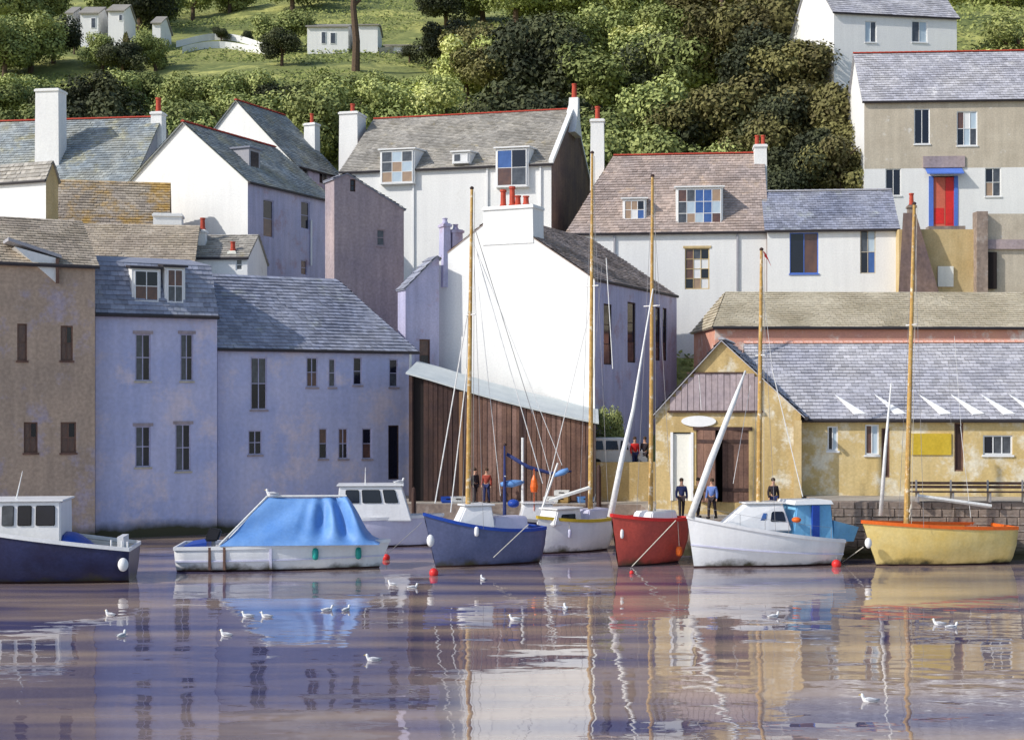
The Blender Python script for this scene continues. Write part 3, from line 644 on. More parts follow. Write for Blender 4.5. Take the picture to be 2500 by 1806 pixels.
# --- retaining wall, upper right
root = empty('retaining_wall', (X(2190, 96), 96.0, 8), 0, 'tall ochre stone retaining wall under the house with the red door', 'wall')
def rb(name, px0, px1, py0, py1, D0, D1, mat, par=root):
    bm = nb(); box(bm, (X(px0, D0) - root.location.x, D0 - 96, Z(py1, D0) - 8), (X(px1, D0) - root.location.x, D1 - 96, Z(py0, D0) - 8)); return obj(name, bm, mat, par)
rb('wall_panel', 2195, 2405, 560, 760, 96.2, 98.5, ochre2); rb('wall_panel', 2405, 2760, 522, 760, 96, 98.5, tan)
rb('pillar', 2385, 2412, 516, 760, 95.5, 96.4, stone); rb('coping', 2412, 2760, 585, 608, 95.8, 96.0, greyb)
rb('doorway', 2410, 2434, 615, 705, 95.7, 95.99, dark); rb('patch', 2290, 2328, 650, 700, 96.05, 96.19, cream)
bm = nb(); D0 = 94.6
q = lambda px, py, D: (X(px, D) - root.location.x, D - 96, Z(py, D) - 8)
hexa(bm, [q(2192,740,D0), q(2300,740,D0), q(2300,740,96.3), q(2192,740,96.3)], [q(2205,520,95.4), q(2236,520,95.4), q(2236,520,96.3), q(2205,520,96.3)]); obj('buttress', bm, gabled, root)

# --- long tan roof with salmon wall
h = House('long_tan_roofed_building', 'long low building with pale tan roof and salmon wall behind the boat shed', 'building', 2760, 88, 2, -2, 1746, wr=8)
h.build(h.z(798), salmon, salmon, slate_o, 'R', zr=h.z(716, 0, 4), ridge=None, hipL=1.4)

# --- boat shed on the right quay
h = House('boat_shed', 'long ochre boat shed with blue grey slate roof on the right quay', 'boat shed', 2640, 66, 2.55, 6, 1840, wr=10)
h.win('L', 2020,1040,2046,1100, 2, 1, (g_dark, g_pale), frame=white2); h.win('L', 2112,1036,2146,1110, 2, 1, (g_brown, g_pale)); h.win('L', 2400,1062,2472,1110, 3, 1, (g_dark, g_grey, g_grey))
h.win('L', 2330,1032,2352,1150, 1, 1, (dwood,), frame=bwood, sill=False, name='door'); h.win('L', 2132+20,1045,2172,1165, 1, 1, (dwood,), frame=bwood, sill=False, name='door')
h.build(h.z(1020), ochre_w, ochre, slate_l, 'R', zr=h.z(838, 0, 5), ridge=salmon, sw=.4)
# board on the long wall
bm = nb(); u0, z0, u1, z1 = h.rect('L', 2225, 1058, 2322, 1110); box(bm, (u0, -.06, z0), (u1, .02, z1)); obj('notice_board', bm, p_yel, h.root)
# sun bleached valley strips on the roof (skylight flashings)
E = h.slopes[0]
for px in (2085, 2185, 2295, 2375, 2450, 2520):
    u = -h.ul(px); k = (h.zr - h.ze) / 5
    bm = nb(); a = Vector((u, .0, h.ze + .14)); n_ = Vector((0,-k,1)).normalized() * .03; b = a + Vector((-.75, 1.3, 1.3 * k)); c = a + Vector((.55, 0.05, .05*k))
    vv = [bm.verts.new(p) for p in (a, c, b, a + n_, c + n_, b + n_)]
    for f in ((0,2,1),(3,4,5),(0,1,4,3),(1,2,5,4),(2,0,3,5)): bm.faces.new([vv[i] for i in f])
    obj('roof_flashing', bm, white2, h.root)

h = House('gabled_shed_wing', 'ochre gabled entrance wing of the shed with grey boarded band and brown doors', 'shed', 1955, 66.4, 1.6, 14, 1600, wr=5.5)
r_open = h.rect('L', 1700, 1050, 1828, 1225); h.open['L'].append(r_open); r2 = h.rect('L', 1640, 1055, 1690, 1222); h.open['L'].append(r2)
h.build(h.z(1010), ochre, ochre2, slate_l, 'L', zr=h.z(832, 3.6), ap=h.ul(1762), ridge=slate_l, ov=.22)
u0, z0, u1, z1 = h.rect('L', 1636, 912, 1858, 1002)
# boards of the grey band, one by one (trimmed to the roof line)
n = 15
for i in range(n):
    a = lerp(u0, u1, i / n); b = lerp(u0, u1, (i + 1) / n) - .02; um = (a + b) / 2; ua = -h.ul(1762)
    lim = h.zr - (h.zr - h.ze) * abs(um - ua) / (0 - ua if um > ua else ua + h.WL) - .12
    if lim > z0 + .2: h.box('board', (a, -.1 - .012 * (i % 3), z0), (b, -.01, min(z1, lim)), greyb)
h.box('board_rail', (u0 - .1, -.16, z0 - .1), (u1 + .1, -.02, z0 - .002), dwood)
h.box('board_rail', (u0 + .8, -.16, z1 + .002), (u1 - .75, -.02, z1 + .07), dwood)
cu, cz = h.onL(1706, 1028); bm = nb()
ring = [(.82*math.cos(t*math.pi/12), .26*math.sin(t*math.pi/12)) for t in range(24)]
A_ = [bm.verts.new((cu + x, -.07, cz + z)) for x, z in ring]; B_ = [bm.verts.new((cu + x, -.01, cz + z)) for x, z in ring]
bm.faces.new(A_); bm.faces.new(B_[::-1]); [bm.faces.new((A_[i], B_[i], B_[(i+1) % 24], A_[(i+1) % 24])) for i in range(24)]
sg = obj('sign', bm, white2, h.root); sg['label'] = 'blank white oval sign over the doors'
# big brown doors: planks, one leaf ajar
u0, z0, u1, z1 = r_open
h.box('interior', (u0, 1.2, z0), (u1, 1.25, z1), dark)
def leaf(hx, w, ang, z0, z1, mat, n=5, sgn=1):
    o = empty('door', (hx, .1, z0), ang); o.parent = h.root
    for i in range(n):
        bm = nb(); box(bm, (sgn * w * i / n + (.01 if sgn > 0 else -.01 - 0), -.03 - .008 * (i % 2), 0), (sgn * w * (i + 1) / n, .03, z1 - z0)); obj('plank', bm, mat, o)
    for q_ in (.5, z1 - z0 - .6): bm = nb(); box(bm, (min(0, sgn * w), -.06, q_), (max(0, sgn * w), -.035, q_ + .16)); obj('brace', bm, dwood, o)
    return o
leaf(u1, (u1 - u0) * .5, R(8), z0, z1, bwood, 5, -1)
leaf(u0, (u1 - u0) * .5, R(-38), z0, z1, bwood, 5, 1)
h.box('lintel', (u0 - .15, -.06, z1), (u1 + .15, .05, z1 + .16), dwood)
u0, z0, u1, z1 = r2
h.box('door', (u0 + .06, .1, z0), (u1 - .06, .16, z1 - .06), cream); h.box('door_frame', (u0 - .06, -.04, z0), (u0 + .06, .12, z1), white2); h.box('door_frame', (u1 - .06, -.04, z0), (u1 + .06, .12, z1), white2)
h.box('pilaster', h_ := (-.32, -.14, 0), (.04, -.01, h.ze - .3), ochre2)

# --- centre white gable
h = House('white_chimney_house', 'big bright white gable house in the centre with broad chimney and red pots', 'house', 1452, 80, 1, 25, 990, 1652)
for r in ((1474,742,1494,890), (1532,738,1552,885), (1600,750,1612,880), (1618,752,1628,880)): h.win('R', *r, 1, 3, (g_dark, g_dark, g_brown), frame=dwood, sill=False)
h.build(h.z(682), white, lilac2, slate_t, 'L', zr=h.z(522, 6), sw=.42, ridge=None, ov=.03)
c = h.chim(1180, 1300, 502, -.05, depth=1.5, pots=0, mat=white, pyb=585)
x0 = -h.ul(1214); 
for i, (px, col, hh) in enumerate(((1216, redp, 1.0), (1238, redp, 1.15), (1252, redp, .6), (1272, redp, .55))):
    bm = nb(); lathe(bm, [(.2,0),(.21,.1),(.17,.14),(.15,hh*.85),(.2,hh*.88),(.19,hh),(.1,hh)], (-h.ul(px), .7, h.z(502, 6)), 10); obj('chimney_pot', bm, col, c)
# narrow house added to its left, violet standing in for the gable's shade
h = House('narrow_shaded_house', 'added narrow house in painted violet shade left of the bright white gable', 'house', 1072, 83, 1, -26, 990, wr=1.2)
h.win('L', 1024,828,1050,905, 1, 2, (g_brown, g_dark), frame=bwood, sill=bwood)
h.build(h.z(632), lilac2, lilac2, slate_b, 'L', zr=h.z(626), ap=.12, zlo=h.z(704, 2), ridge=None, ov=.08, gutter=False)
h.chim(1084, 1100, 545, .6, depth=.7, pots=1, mat=lilac2, pyb=700, potc=lilac2, poth=.4); h.chim(1106, 1130, 560, .6, depth=.7, pots=1, mat=lilac2, pyb=700, potc=lilac2, poth=.4)  # chimneys added in place of blue shadow shapes on the white wall

# --- dark brown boathouse (planked lean-to)
root = empty('planked_boathouse', (X(1455, 75.5), 75.5, 1.65), R(-3), 'dark brown planked lean-to boathouse with pale sloping roof below the white gable', 'boathouse')
W = 9.9; zl, zr_ = Z(912, 76) - 1.65, Z(1034, 75.5) - 1.65
def zt_(x): return lerp(zr_, zl, -x / W) + .15 * math.sin(math.pi * -x / W)* -1
bm = nb(); v = [(-W,.08,-.2),(0,.08,-.2),(0,.08,zr_),(-W,.08,zl)]
hexa(bm, [(-W,.08,-.2),(0,.08,-.2),(0,5,-.2),(-W,5,-.2)], [(-W,.08,zl-.05),(0,.08,zr_-.05),(0,5,zr_+.35),(-W,5,zl+.35)]); obj('frame', bm, dark, root)
n = 38
for i in range(n):
    a = -W + W * i / n; b = a + W / n - .015 - .012 * (i % 3)
    if -W + .15 < a < -W + .7: continue
    rr = random.Random(i); bm = nb(); y = -.0 - rr.uniform(0, .035)
    m_ = dwood if a < -W*.72 else (bwood, bwood, bw2, bw2)[rr.randrange(4)]
    hexa(bm, [(a,y,0),(b,y,0),(b,.07,0),(a,.07,0)], [(a,y,zt_(a)-.06),(b,y,zt_(b)-.06),(b,.07,zt_(b)-.06),(a,.07,zt_(a)-.06)])
    o = obj('plank', bm, m_, root)
for a in (-W + .1, -W*.72, -W*.4, -.1):
    bm = nb(); box(bm, (a - .09, -.14, 0), (a + .09, -.04, zt_(a) - .1)); obj('post', bm, M('weathered_post', (.30,.17,.09), rough=.8) if a == -W*.72 else dwood, root)
bm = nb(); k = 8
for i in range(k):
    a = -W - .15 + (W + .3) * i / k; b = a + (W + .3) / k
    za, zb = zt_(max(-W, min(0, a))), zt_(max(-W, min(0, b)))
    hexa(bm, [(a,-.2,za-.02),(b,-.2,zb-.02),(b,5.2,zb+.75),(a,5.2,za+.75)], [(a,-.2,za+.06),(b,-.2,zb+.06),(b,5.2,zb+.83),(a,5.2,za+.83)])
bmesh.ops.remove_doubles(bm, verts=bm.verts, dist=.001)
obj('roof', bm, M('pale_grey_roofing', (.62,.65,.64), (.52,.56,.56), scale=.8, grain=.08), root)

# ------------------------------------------------------------------ low quayside wall, lane
bm = nb(); x0, x1 = X(1456, 76.2), X(1602, 76.2)
box(bm, (0, 0, 0), (x1 - x0, .5, Z(1128, 76.2) - 1.65))
lw = obj('wall', bm, ochre, None); lw.name = 'low_wall'; lw.location = (x0, 76.2, 1.65); tag(lw, 'low ochre harbour wall between planked boathouse and gabled shed', 'wall')
slab('lane', [(x0 + .02, 76.75), (X(1640, 76.5), 76.75), (X(1640, 80), 84), (x0 + .02, 84)], 1.6, Z(1128, 76.2) - .5, stone, paving)
LZ = Z(1128, 76.2) - .5

# ------------------------------------------------------------------ boats
class Boat:
    """bow towards -x (or +x when flip), z=0 waterline"""
    def __init__(s, name, label, cat, px0, px1, pyw, yaw, B, fb, hull, rim, flip=1, rake=.5, full=2.4, Dx=0, L=None, sternw=.72, rails=True, deckz=.22, deckm=None, band=None, clinker=False, group=None):
        s.D = DW(pyw) + B * .5 * math.cos(R(yaw)) + Dx; s.yaw = R(yaw); s.flip = flip
        cx = X((px0 + px1) / 2, s.D)
        s.L = L or ((px1 - px0) / F * s.D - B * .55 * abs(math.sin(s.yaw))) / math.cos(s.yaw)
        s.root = empty(name, (cx, s.D, 0), s.yaw, label, cat, group); s.B = B; s.fb = fb; s.cx = cx; s.rake = rake; s.full = full; s.sw = sternw
        bm = nb(); NS, NW = 20, 9; dr = -.55; G = []
        zw = [dr, -.25, .07] + [None] * (NW - 3)
        for i in range(NS + 1):
            t = i / NS; b = s.half(t); sh = s.sheer(t); row = []
            for j in range(NW):
                z = zw[j] if j < 3 else lerp(.07, sh, (j - 2) / (NW - 3)); w_ = (z - dr) / (sh - dr)
                y = b * (1 - max(0, 1 - w_) ** full)
                if clinker and j >= 3: y += .03 * (j % 2)
                row.append((s.xs(t, w_), y, z))
            G.append(row)
        for sg in (-1, 1):
            vv = [[bm.verts.new((x, y * sg, z)) for x, y, z in row] for row in G]
            for i in range(NS):
                for j in range(NW - 1):
                    f = bm.faces.new((vv[i][j], vv[i+1][j], vv[i+1][j+1], vv[i][j+1])); f.material_index = 1 if j < 2 else 0; f.smooth = True
            if sg == -1: sv = vv
        f = bm.faces.new([sv[NS][j] for j in range(NW)] + [vv[NS][j] for j in range(NW - 1, -1, -1)])
        bmesh.ops.remove_doubles(bm, verts=bm.verts, dist=.002)
        s.hull = obj('hull', bm, [hull, antif], s.root)
        # deck
        bm = nb(); a = []; b_ = []
        for i in range(NS + 1):
            t = i / NS; w_ = 1 - deckz / (s.sheer(t) - dr); x = s.xs(t, w_); y = max(0, s.half(t) * (1 - (1 - w_) ** full) - .03); z = s.sheer(t) - deckz
            a.append(bm.verts.new((x, -y, z))); b_.append(bm.verts.new((x, y, z)))
        for i in range(NS): bm.faces.new((a[i], a[i+1], b_[i+1], b_[i]))
        obj('deck', bm, deckm or h_white, s.root)
        # gunwale
        for sg in (-1, 1):
            bm = nb(); pr = []
            for i in range(NS + 1):
                t = i / NS; b = s.half(t) + .01; z = s.sheer(t); x = s.xs(t, 1)
                pr.append([bm.verts.new((x, (b + dy) * sg, z + dz)) for dy, dz in ((-.07, .05), (.045, .05), (.045, -.09), (-.03, -.09))])
            for p, q_ in zip(pr, pr[1:]):
                for k in range(4): bm.faces.new((p[k], p[(k+1) % 4], q_[(k+1) % 4], q_[k]))
            bm.faces.new(pr[0]); bm.faces.new(pr[-1][::-1]); obj('gunwale', bm, rim, s.root)
        bm = nb(); t = 1; b = s.half(1); box(bm, (min(s.xs(1,1)-.06*s.flip, s.xs(1,1)+.03*s.flip), -b, s.sheer(1) - .09), (max(s.xs(1,1)-.06*s.flip, s.xs(1,1)+.03*s.flip), b, s.sheer(1) + .045)); obj('transom_rail', bm, rim, s.root)
        if band:
            for sg in (-1, 1):
                bm = nb(); pr = []
                for i in range(NS + 1):
                    t = i / NS; sh = s.sheer(t); z = sh * .45; w_ = (z - dr) / (sh - dr); y = s.half(t) * (1 - (1 - w_) ** full) + .012
                    pr.append([bm.verts.new((s.xs(t, w_), (y + dy) * sg, z + dz)) for dy, dz in ((-.01, .03), (.03, .03), (.03, -.03), (-.01, -.03))])
                for p, q_ in zip(pr, pr[1:]):
                    for k in range(4): bm.faces.new((p[k], p[(k+1) % 4], q_[(k+1) % 4], q_[k]))
                obj('rubbing_strake', bm, band, s.root)
    def half(s, t): return s.B / 2 * (1 - (1 - min(1, t * 1.15)) ** 2.3) * (lerp(1, s.sw, max(0, (t - .5) / .5) ** 2)) + .012
    def sheer(s, t): a, b, c = s.fb; return a * (1-t)*(1-2*t) + 4*b*t*(1-t) + c*t*(2*t-1)
    def xs(s, t, w_): return s.flip * (-s.L / 2 + s.L * t - s.rake * (w_ - .4) * (1 - t) ** 2 + .12 * w_ * t ** 4)
    def loc(s, p):
        dx, dy = p[0] - s.cx, p[1] - s.D; c, n = math.cos(s.yaw), math.sin(s.yaw)
        return Vector((dx * c + dy * n, -dx * n + dy * c, p[2]))
    def cl(s, px, y=0):
        """local x on the line y=const seen at photo column px"""
        k = (px - 1250) / F; c, n = math.cos(s.yaw), math.sin(s.yaw)
        return (k * (s.D + y * c) - s.cx + y * n) / (c - k * n)
    def zat(s, py, x=0, y=0): return Z(py, s.D + x * math.sin(s.yaw) + y * math.cos(s.yaw))
    def mast(s, px, py1, top=None, r0=.1, r1=.05, mat=mast_m, name='mast', pyb=None):
        x = s.cl(px); xt = s.cl(top or px); zb = .3; zt = s.zat(py1, x)
        bm = nb(); tube(bm, (x, 0, zb), (xt, 0, zt), r0, r1, 10); o = obj(name, bm, mat, s.root, smooth=False)
        bm = nb(); lathe(bm, [(.05, 0), (.09, .03), (.09, .09), (.02, .14)], (xt, 0, zt), 8); obj('mast_cap', bm, dwood, o)
        bm = nb(); tube(bm, (lerp(x, xt, .66), -.45, lerp(zb, zt, .66)), (lerp(x, xt, .66), .45, lerp(zb, zt, .66)), .025, n=6); obj('spreader', bm, mast_w, o)
        if not pyb and zt > 6:
            for sg in (-1, 1):
                bm = nb(); tube(bm, (xt, 0, zt - .2), (x + .25 * s.flip, sg * s.B * .42, s.sheer(.5)), .009, n=4); obj('shroud', bm, wire_m, s.root)
            bm = nb(); tube(bm, (xt + .1, -.06, zt - .1), (x + .2, -.12, 1.6), .011, n=4); obj('halyard', bm, rope_m, s.root)
            for k in range(2): bm = nb(); tube(bm, (x + .11, -.05 - .08 * k, 1.9 + .35 * k), (x + .16, -.16 - .03 * k, 2.25 + .35 * k), .035, .02, n=6); obj('cleat_rope', bm, rope_m, s.root)
        s.mx, s.mzt, s.mxt = x, zt, xt
        return o
    def line(s, p, q_, r=.014, mat=wire_m, name='stay', sag=0):
        a, b = s.loc(P(*p)) if len(p) == 3 and abs(p[0]) > 60 else Vector(p), s.loc(P(*q_)) if abs(q_[0]) > 60 else Vector(q_)
        bm = nb()
        if sag: path(bm, [lerp(a, b, i / 8) - Vector((0, 0, sag * 4 * (i/8) * (1 - i/8))) for i in range(9)], r, 5)
        else: tube(bm, a, b, r, n=5)
        return obj(name, bm, mat, s.root)
    def cabin(s, x0, x1, y, z0, z1, mat, taper=.8, front=.25, name='cabin', roof=True, yf=None):
        a = sorted((x0, x1)); f = s.flip; yf = yf or y; ya, yb = (yf, y) if f == 1 else (y, yf)
        fr, bk = (front, front * .2) if f == 1 else (front * .2, front)
        lo = [(a[0], -ya, z0), (a[1], -yb, z0), (a[1], yb, z0), (a[0], ya, z0)]; hi = [(a[0] + fr, -ya * taper, z1), (a[1] - bk, -yb * taper, z1), (a[1] - bk, yb * taper, z1), (a[0] + fr, ya * taper, z1)]
        bm = nb(); hexa(bm, lo, hi); bmesh.ops.bevel(bm, geom=[e for e in bm.edges], offset=.05, segments=2, affect='EDGES'); c = obj(name, bm, mat, s.root)
        if roof:
            bm = nb(); hexa(bm, [(hi[0][0]-.12,-ya*taper-.1,z1+.002),(hi[1][0]+.12,-yb*taper-.1,z1+.002),(hi[1][0]+.12,yb*taper+.1,z1+.002),(hi[0][0]-.12,ya*taper+.1,z1+.002)], [(hi[0][0]-.12,-ya*taper-.1,z1+.07),(hi[1][0]+.12,-yb*taper-.1,z1+.07),(hi[1][0]+.12,yb*taper+.1,z1+.07),(hi[0][0]-.12,ya*taper+.1,z1+.07)]); bmesh.ops.bevel(bm, geom=[e for e in bm.edges], offset=.025, segments=2, affect='EDGES'); obj(name + '_roof', bm, mat, c)
        return c, lo, hi
    def side_win(s, c, lo, hi, u0, u1, w0, w1, mat=g_dark, rnd=.12, name='window', frame=True):
        """window on the side that faces the camera (-y), u along, w up"""
        A, B_, C, D_ = map(Vector, (lo[0], lo[1], hi[1], hi[0]))
        def pt(u, w_, o): 
            p = lerp(lerp(A, B_, u), lerp(D_, C, u), w_); n_ = (B_ - A).cross(D_ - A).normalized(); return p + n_ * o
        def ring(g, o): 
            res = []
            for u, w_ in ((u0 - g, w0 - g*1.6), (u1 + g, w0 - g*1.6), (u1 + g, w1 + g*1.6), (u0 - g, w1 + g*1.6)):
                res.append(pt(u, w_, o))
            return res
        bm = nb(); i, o = ring(0, .05), ring(-.0, .012); hexa(bm, ring(0, -.01), i); bmesh.ops.bevel(bm, geom=[e for e in bm.edges], offset=.03, segments=2, affect='EDGES')
        return obj(name, bm, mat, c)
    def end_win(s, c, lo, hi, u0, u1, w0, w1, mat=g_dark):
        e = (0, 3) if True else None
        A, B_, C, D_ = (Vector(lo[0]), Vector(lo[3]), Vector(hi[3]), Vector(hi[0])) if s.flip == 1 else (Vector(lo[1]), Vector(lo[2]), Vector(hi[2]), Vector(hi[1]))
        def pt(u, w_, o):
            p = lerp(lerp(A, B_, u), lerp(D_, C, u), w_); return p + Vector((-o * s.flip, 0, 0))
        q_ = ((u0, w0), (u1, w0), (u1, w1), (u0, w1)); bm = nb(); hexa(bm, [pt(u, w_, -.02) for u, w_ in q_], [pt(u, w_, .02) for u, w_ in q_]); return obj('window', bm, mat, c)
    def ball(s, name, p, r, mat, sq=1, parent=None, n=10, zs=1):
        bm = nb(); prof = [(max(.01, r * math.sin(math.pi * i / n)), -r * zs * math.cos(math.pi * i / n)) for i in range(n + 1)]; lathe(bm, prof, p, 12); return obj(name, bm, mat, parent or s.root, smooth=True)
    def blob(s, name, pts, mat, parent=None): pass

def hull_oval(b, px, py, w_, hgt, mat, name):
    """a small fender hung on the near side of the hull"""
    x = b.cl(px, -b.B / 2); t = (x * b.flip + b.L / 2) / b.L; y = -b.half(t) - .1; z = b.zat(py, x, y)
    bm = nb(); prof = [(.02, -hgt/2), (w_*.8, -hgt*.42), (w_, -hgt*.2), (w_, hgt*.2), (w_*.8, hgt*.42), (.02, hgt/2)]; lathe(bm, prof, (x, y, z), 10); o = obj(name, bm, mat, b.root, smooth=True)
    bm = nb(); tube(bm, (x, y, z + hgt/2), (x, y + .08, b.sheer(max(0,min(1,t)))), .012, n=5); obj('fender_rope', bm, rope_m, o)
    return o

# 1 trawler at the left edge
b = Boat('fishing_boat', 'dark navy fishing boat at left edge with white wheelhouse and blue tarpaulin aft', 'fishing boat', -420, 318, 1432, 6, 3.4, (3.3, 2.15, 1.32), h_navy, h_white, full=3.0, sternw=.8, deckz=.1, rake=1.2, deckm=tan)
x0, x1 = b.cl(-45, -.7), b.cl(148, -1.1); z0 = b.zat(1325, x1, -1.1); z1 = b.zat(1224, x1, -1.1)
c, lo, hi = b.cabin(x0, x1, 1.15, 1.3, z1, h_white, taper=.93, front=.05, name='wheelhouse')
def fu(b, lo, px): x = b.cl(px, lo[0][1]); return (x - lo[0][0]) / (lo[1][0] - lo[0][0])
for a_, b__ in ((2, 32), (41, 76), (86, 134)): b.side_win(c, lo, hi, fu(b, lo, a_), fu(b, lo, b__), .50, .92, g_dark if a_ != 2 else g_grey)
bm = nb(); xa, xb = b.cl(152, -.9), b.cl(262, -.9)
prof = []
for i in range(9):
    t = i / 8; xx = lerp(xa, xb, t); hz = lerp(b.zat(1300, xa), b.zat(1345, xb), t) + .06 * math.sin(t * 9)
    prof.append([bm.verts.new((xx, yy, zz)) for yy, zz in ((-1.08, hz - .5), (-1.05, hz - .2 + .05*math.sin(i*3)), (-.8, hz - .02), (0, hz + .06), (.8, hz - .02), (1.08, hz - .5))])
for p, q_ in zip(prof, prof[1:]):
    for k in range(5): bm.faces.new((p[k], p[k+1], q_[k+1], q_[k]))
bm.faces.new(prof[0]); bm.faces.new(prof[-1][::-1]); obj('tarpaulin', bm, p_blue, b.root, smooth=True)
bm = nb(); tube(bm, b.loc(P(38, 1225, b.D)), b.loc(P(55, 1150, b.D)), .03, .012); obj('aerial', bm, mast_w, b.root)
for px in (272, 298, 312):
    x = b.cl(px, -1.2); t = (x + b.L/2) / b.L; bm = nb(); tube(bm, (x, -1.25, b.sheer(t) - .1), (x, -1.25, b.sheer(t) + .28), .035); obj('stanchion', bm, h_white, b.root)
b.ball('fender', (b.cl(300, -1.6), -1.55, .75), .2, h_white, zs=1.3)
bm = nb(); box(bm, (b.cl(285,-1), -.9, b.sheer(.95) - .1), (b.cl(300,-1), .4, b.sheer(.95) + .35)); obj('fish_box', bm, h_white, b.root)

# 2 open boat under blue canopy
b = Boat('canopy_boat', 'white open boat under a pitched blue tarpaulin canopy with dark outboard motor', 'boat', 446, 930, 1396, 3, 2.8, (1.15, 1.05, .98), h_white, h_white, flip=-1, rake=.7, full=3.6, sternw=.92, band=h_pink)
b.hull.data.materials[0] = h_white
D_ = b.D; ra, rb_ = b.cl(652, 0), b.cl(846, 0); zr2 = b.zat(1212)
la, lb = b.cl(536, -1.4), b.cl(926, -1.1); ze_ = b.zat(1332, 0, -1.4)
bm = nb(); NX, NY = 90, 14; rows = []
for i in range(NX + 1):
    t = i / NX; row = []
    for j in range(-NY, NY + 1):
        v = j / NY; a = abs(v) ** 1.0
        xr = lerp(ra, rb_, t); xe = lerp(la, lb, t); x = lerp(xr, xe, a); y = v * lerp(1.46, 1.2, t)
        z = lerp(zr2 - .07 * math.sin(math.pi * t), ze_, a) - .10 * math.sin(math.pi * a) * (.4 + .6 * abs(2*t-1))
        # folds radiating from the right ridge end
        fold = (math.sin(34 * t + a * 2.5) * max(0, t - .45) * .5 + math.sin(13 * t + a * 5) * .045) * math.sin(math.pi * min(1, a * .95 + .05)) 
        row.append(bm.verts.new((x, y - (fold if v < 0 else -fold), z + fold * .9)))
    rows.append(row)
for p, q_ in zip(rows, rows[1:]):
    for k in range(2 * NY): bm.faces.new((p[k], p[k+1], q_[k+1], q_[k]))
bm.faces.new(rows[0]); bm.faces.new(rows[-1][::-1]); obj('canopy', bm, tarp, b.root, smooth=True)
bm = nb(); tube(bm, (ra, 0, zr2 + .02), (rb_, 0, zr2 + .02), .045); tube(bm, (ra, 0, zr2), (la, -1.4, ze_ + .05), .05); tube(bm, (ra, 0, zr2), (la, 1.4, ze_ + .05), .04); obj('canopy_edge', bm, canvas, b.root)
x = b.cl(520, -.6); z0 = b.zat(1290, x)
bm = nb(); lo = [(x-.32,-.85,z0-.45),(x+.22,-.85,z0-.45),(x+.22,-.45,z0-.45),(x-.32,-.45,z0-.45)]; hi = [(x-.12,-.8,z0+.12),(x+.38,-.8,z0+.02),(x+.38,-.5,z0+.02),(x-.12,-.5,z0+.12)]
hexa(bm, lo, hi); bmesh.ops.bevel(bm, geom=bm.edges[:], offset=.06, segments=2, affect='EDGES'); mo = obj('outboard_motor', bm, black, b.root)
bm = nb(); box(bm, (x-.05,-.72,z0-1.2),(x+.1,-.58,z0-.4)); obj('motor_shaft', bm, wire_m, mo)
bm = nb(); xa, xb = b.cl(447, -1), b.cl(505, -1); hexa(bm, [(xa,-1.1,.9),(xb,-1.1,.9),(xb,1.1,.9),(xa,1.1,.9)], [(xa+.05,-1.1,1.06),(xb,-1.1,1.2),(xb,1.1,1.2),(xa+.05,1.1,1.06)]); obj('stern_cover', bm, p_blue, b.root)
for px, mt in ((512, bwood), (548, bwood), (660, h_pink)):
    xx = b.cl(px, -1.35); t = (xx * b.flip + b.L/2) / b.L; bm = nb(); yy = -b.half(t) - .03; box(bm, (xx - .05, yy - .03, .1), (xx + .05, yy + .25, 1.02)); obj('rib_post', bm, mt, b.root)
hull_oval(b, 768, 1352, .13, .5, p_green, 'fender'); hull_oval(b, 872, 1350, .13, .5, p_green, 'fender')
CANB = b

# 3 white cabin cruiser behind
b = Boat('cabin_cruiser', 'pale cabin cruiser with three dark windows moored behind the blue canopy boat', 'motor boat', 770, 1062, 1338, 4, 2.4, (1.5, 1.4, 1.35), h_pink, h_white, flip=-1, rake=.8, full=3)
x0, x1 = b.cl(822, -1), b.cl(1006, -1); c, lo, hi = b.cabin(x0, x1, 1.0, 1.25, b.zat(1187, 0, -1), h_white, taper=.86, front=.5, name='cabin')
for a_, b__ in ((842, 880), (888, 940), (948, 984)): b.side_win(c, lo, hi, fu(b, lo, a_), fu(b, lo, b__), .52, .90)
bm = nb(); tube(bm, (b.cl(892), 0, b.zat(1184)), (b.cl(892), 0, b.zat(1140)), .035, .01); obj('aerial', bm, mast_w, b.root)
b.line((1030, 1275, b.D - 1), (945, 1352, 60.5), .012, rope_m, 'mooring_rope'); 
CRU = b

# 4 slate blue sailing boat
b = Boat('blue_sailing_boat', 'slate blue hulled sailing boat with bright blue rim and tall ochre mast', 'sailing boat', 1042, 1318, 1384, 30, 2.3, (2.28, 1.62, 1.55), h_blue, p_blue, rake=.7, full=2.6, sternw=.85, clinker=True)
b.mast(1141, 462, top=1152, r0=.12, r1=.06)
x0, x1 = b.cl(1105), b.cl(1190); c, lo, hi = b.cabin(x0, x1, .72, 1.6, b.zat(1232), h_white, taper=.8, front=.5, name='cabin', yf=.3)
xs_ = b.cl(1252); b.cabin(b.cl(1185), b.cl(1275), .62, 1.3, b.zat(1262), h_pink, taper=.8, front=.2, name='cockpit_coaming', roof=False)
b.ball('blue_bag', (b.cl(1245), -.3, b.zat(1230)), .26, p_blue, zs=.7)
b.ball('fender', (b.cl(1047, -.4), -.55, 1.2), .16, h_white, zs=1.6); hull_oval(b, 1171, 1297, .1, .42, h_white, 'fender')
D_ = b.D
b.line((1062, 1228, D_), (1142, 760, D_), .03, mast_w); b.line((1100, 1250, D_), (1140, 900, D_), .028, mast_w)
b.line((1160, 560, D_), (1300, 1010, D_), .016); b.line((1165, 620, D_), (1325, 1180, D_), .02, mast_w); b.line((1168, 700, D_), (1222, 1210, D_), .012, mast_w)
b.line((1155, 590, D_), (1372, 1135, D_), .014, mast_w)
b.line((1290, 1280, D_ - .6), (1205, 1360, 59), .02, rope_m, 'mooring_rope')
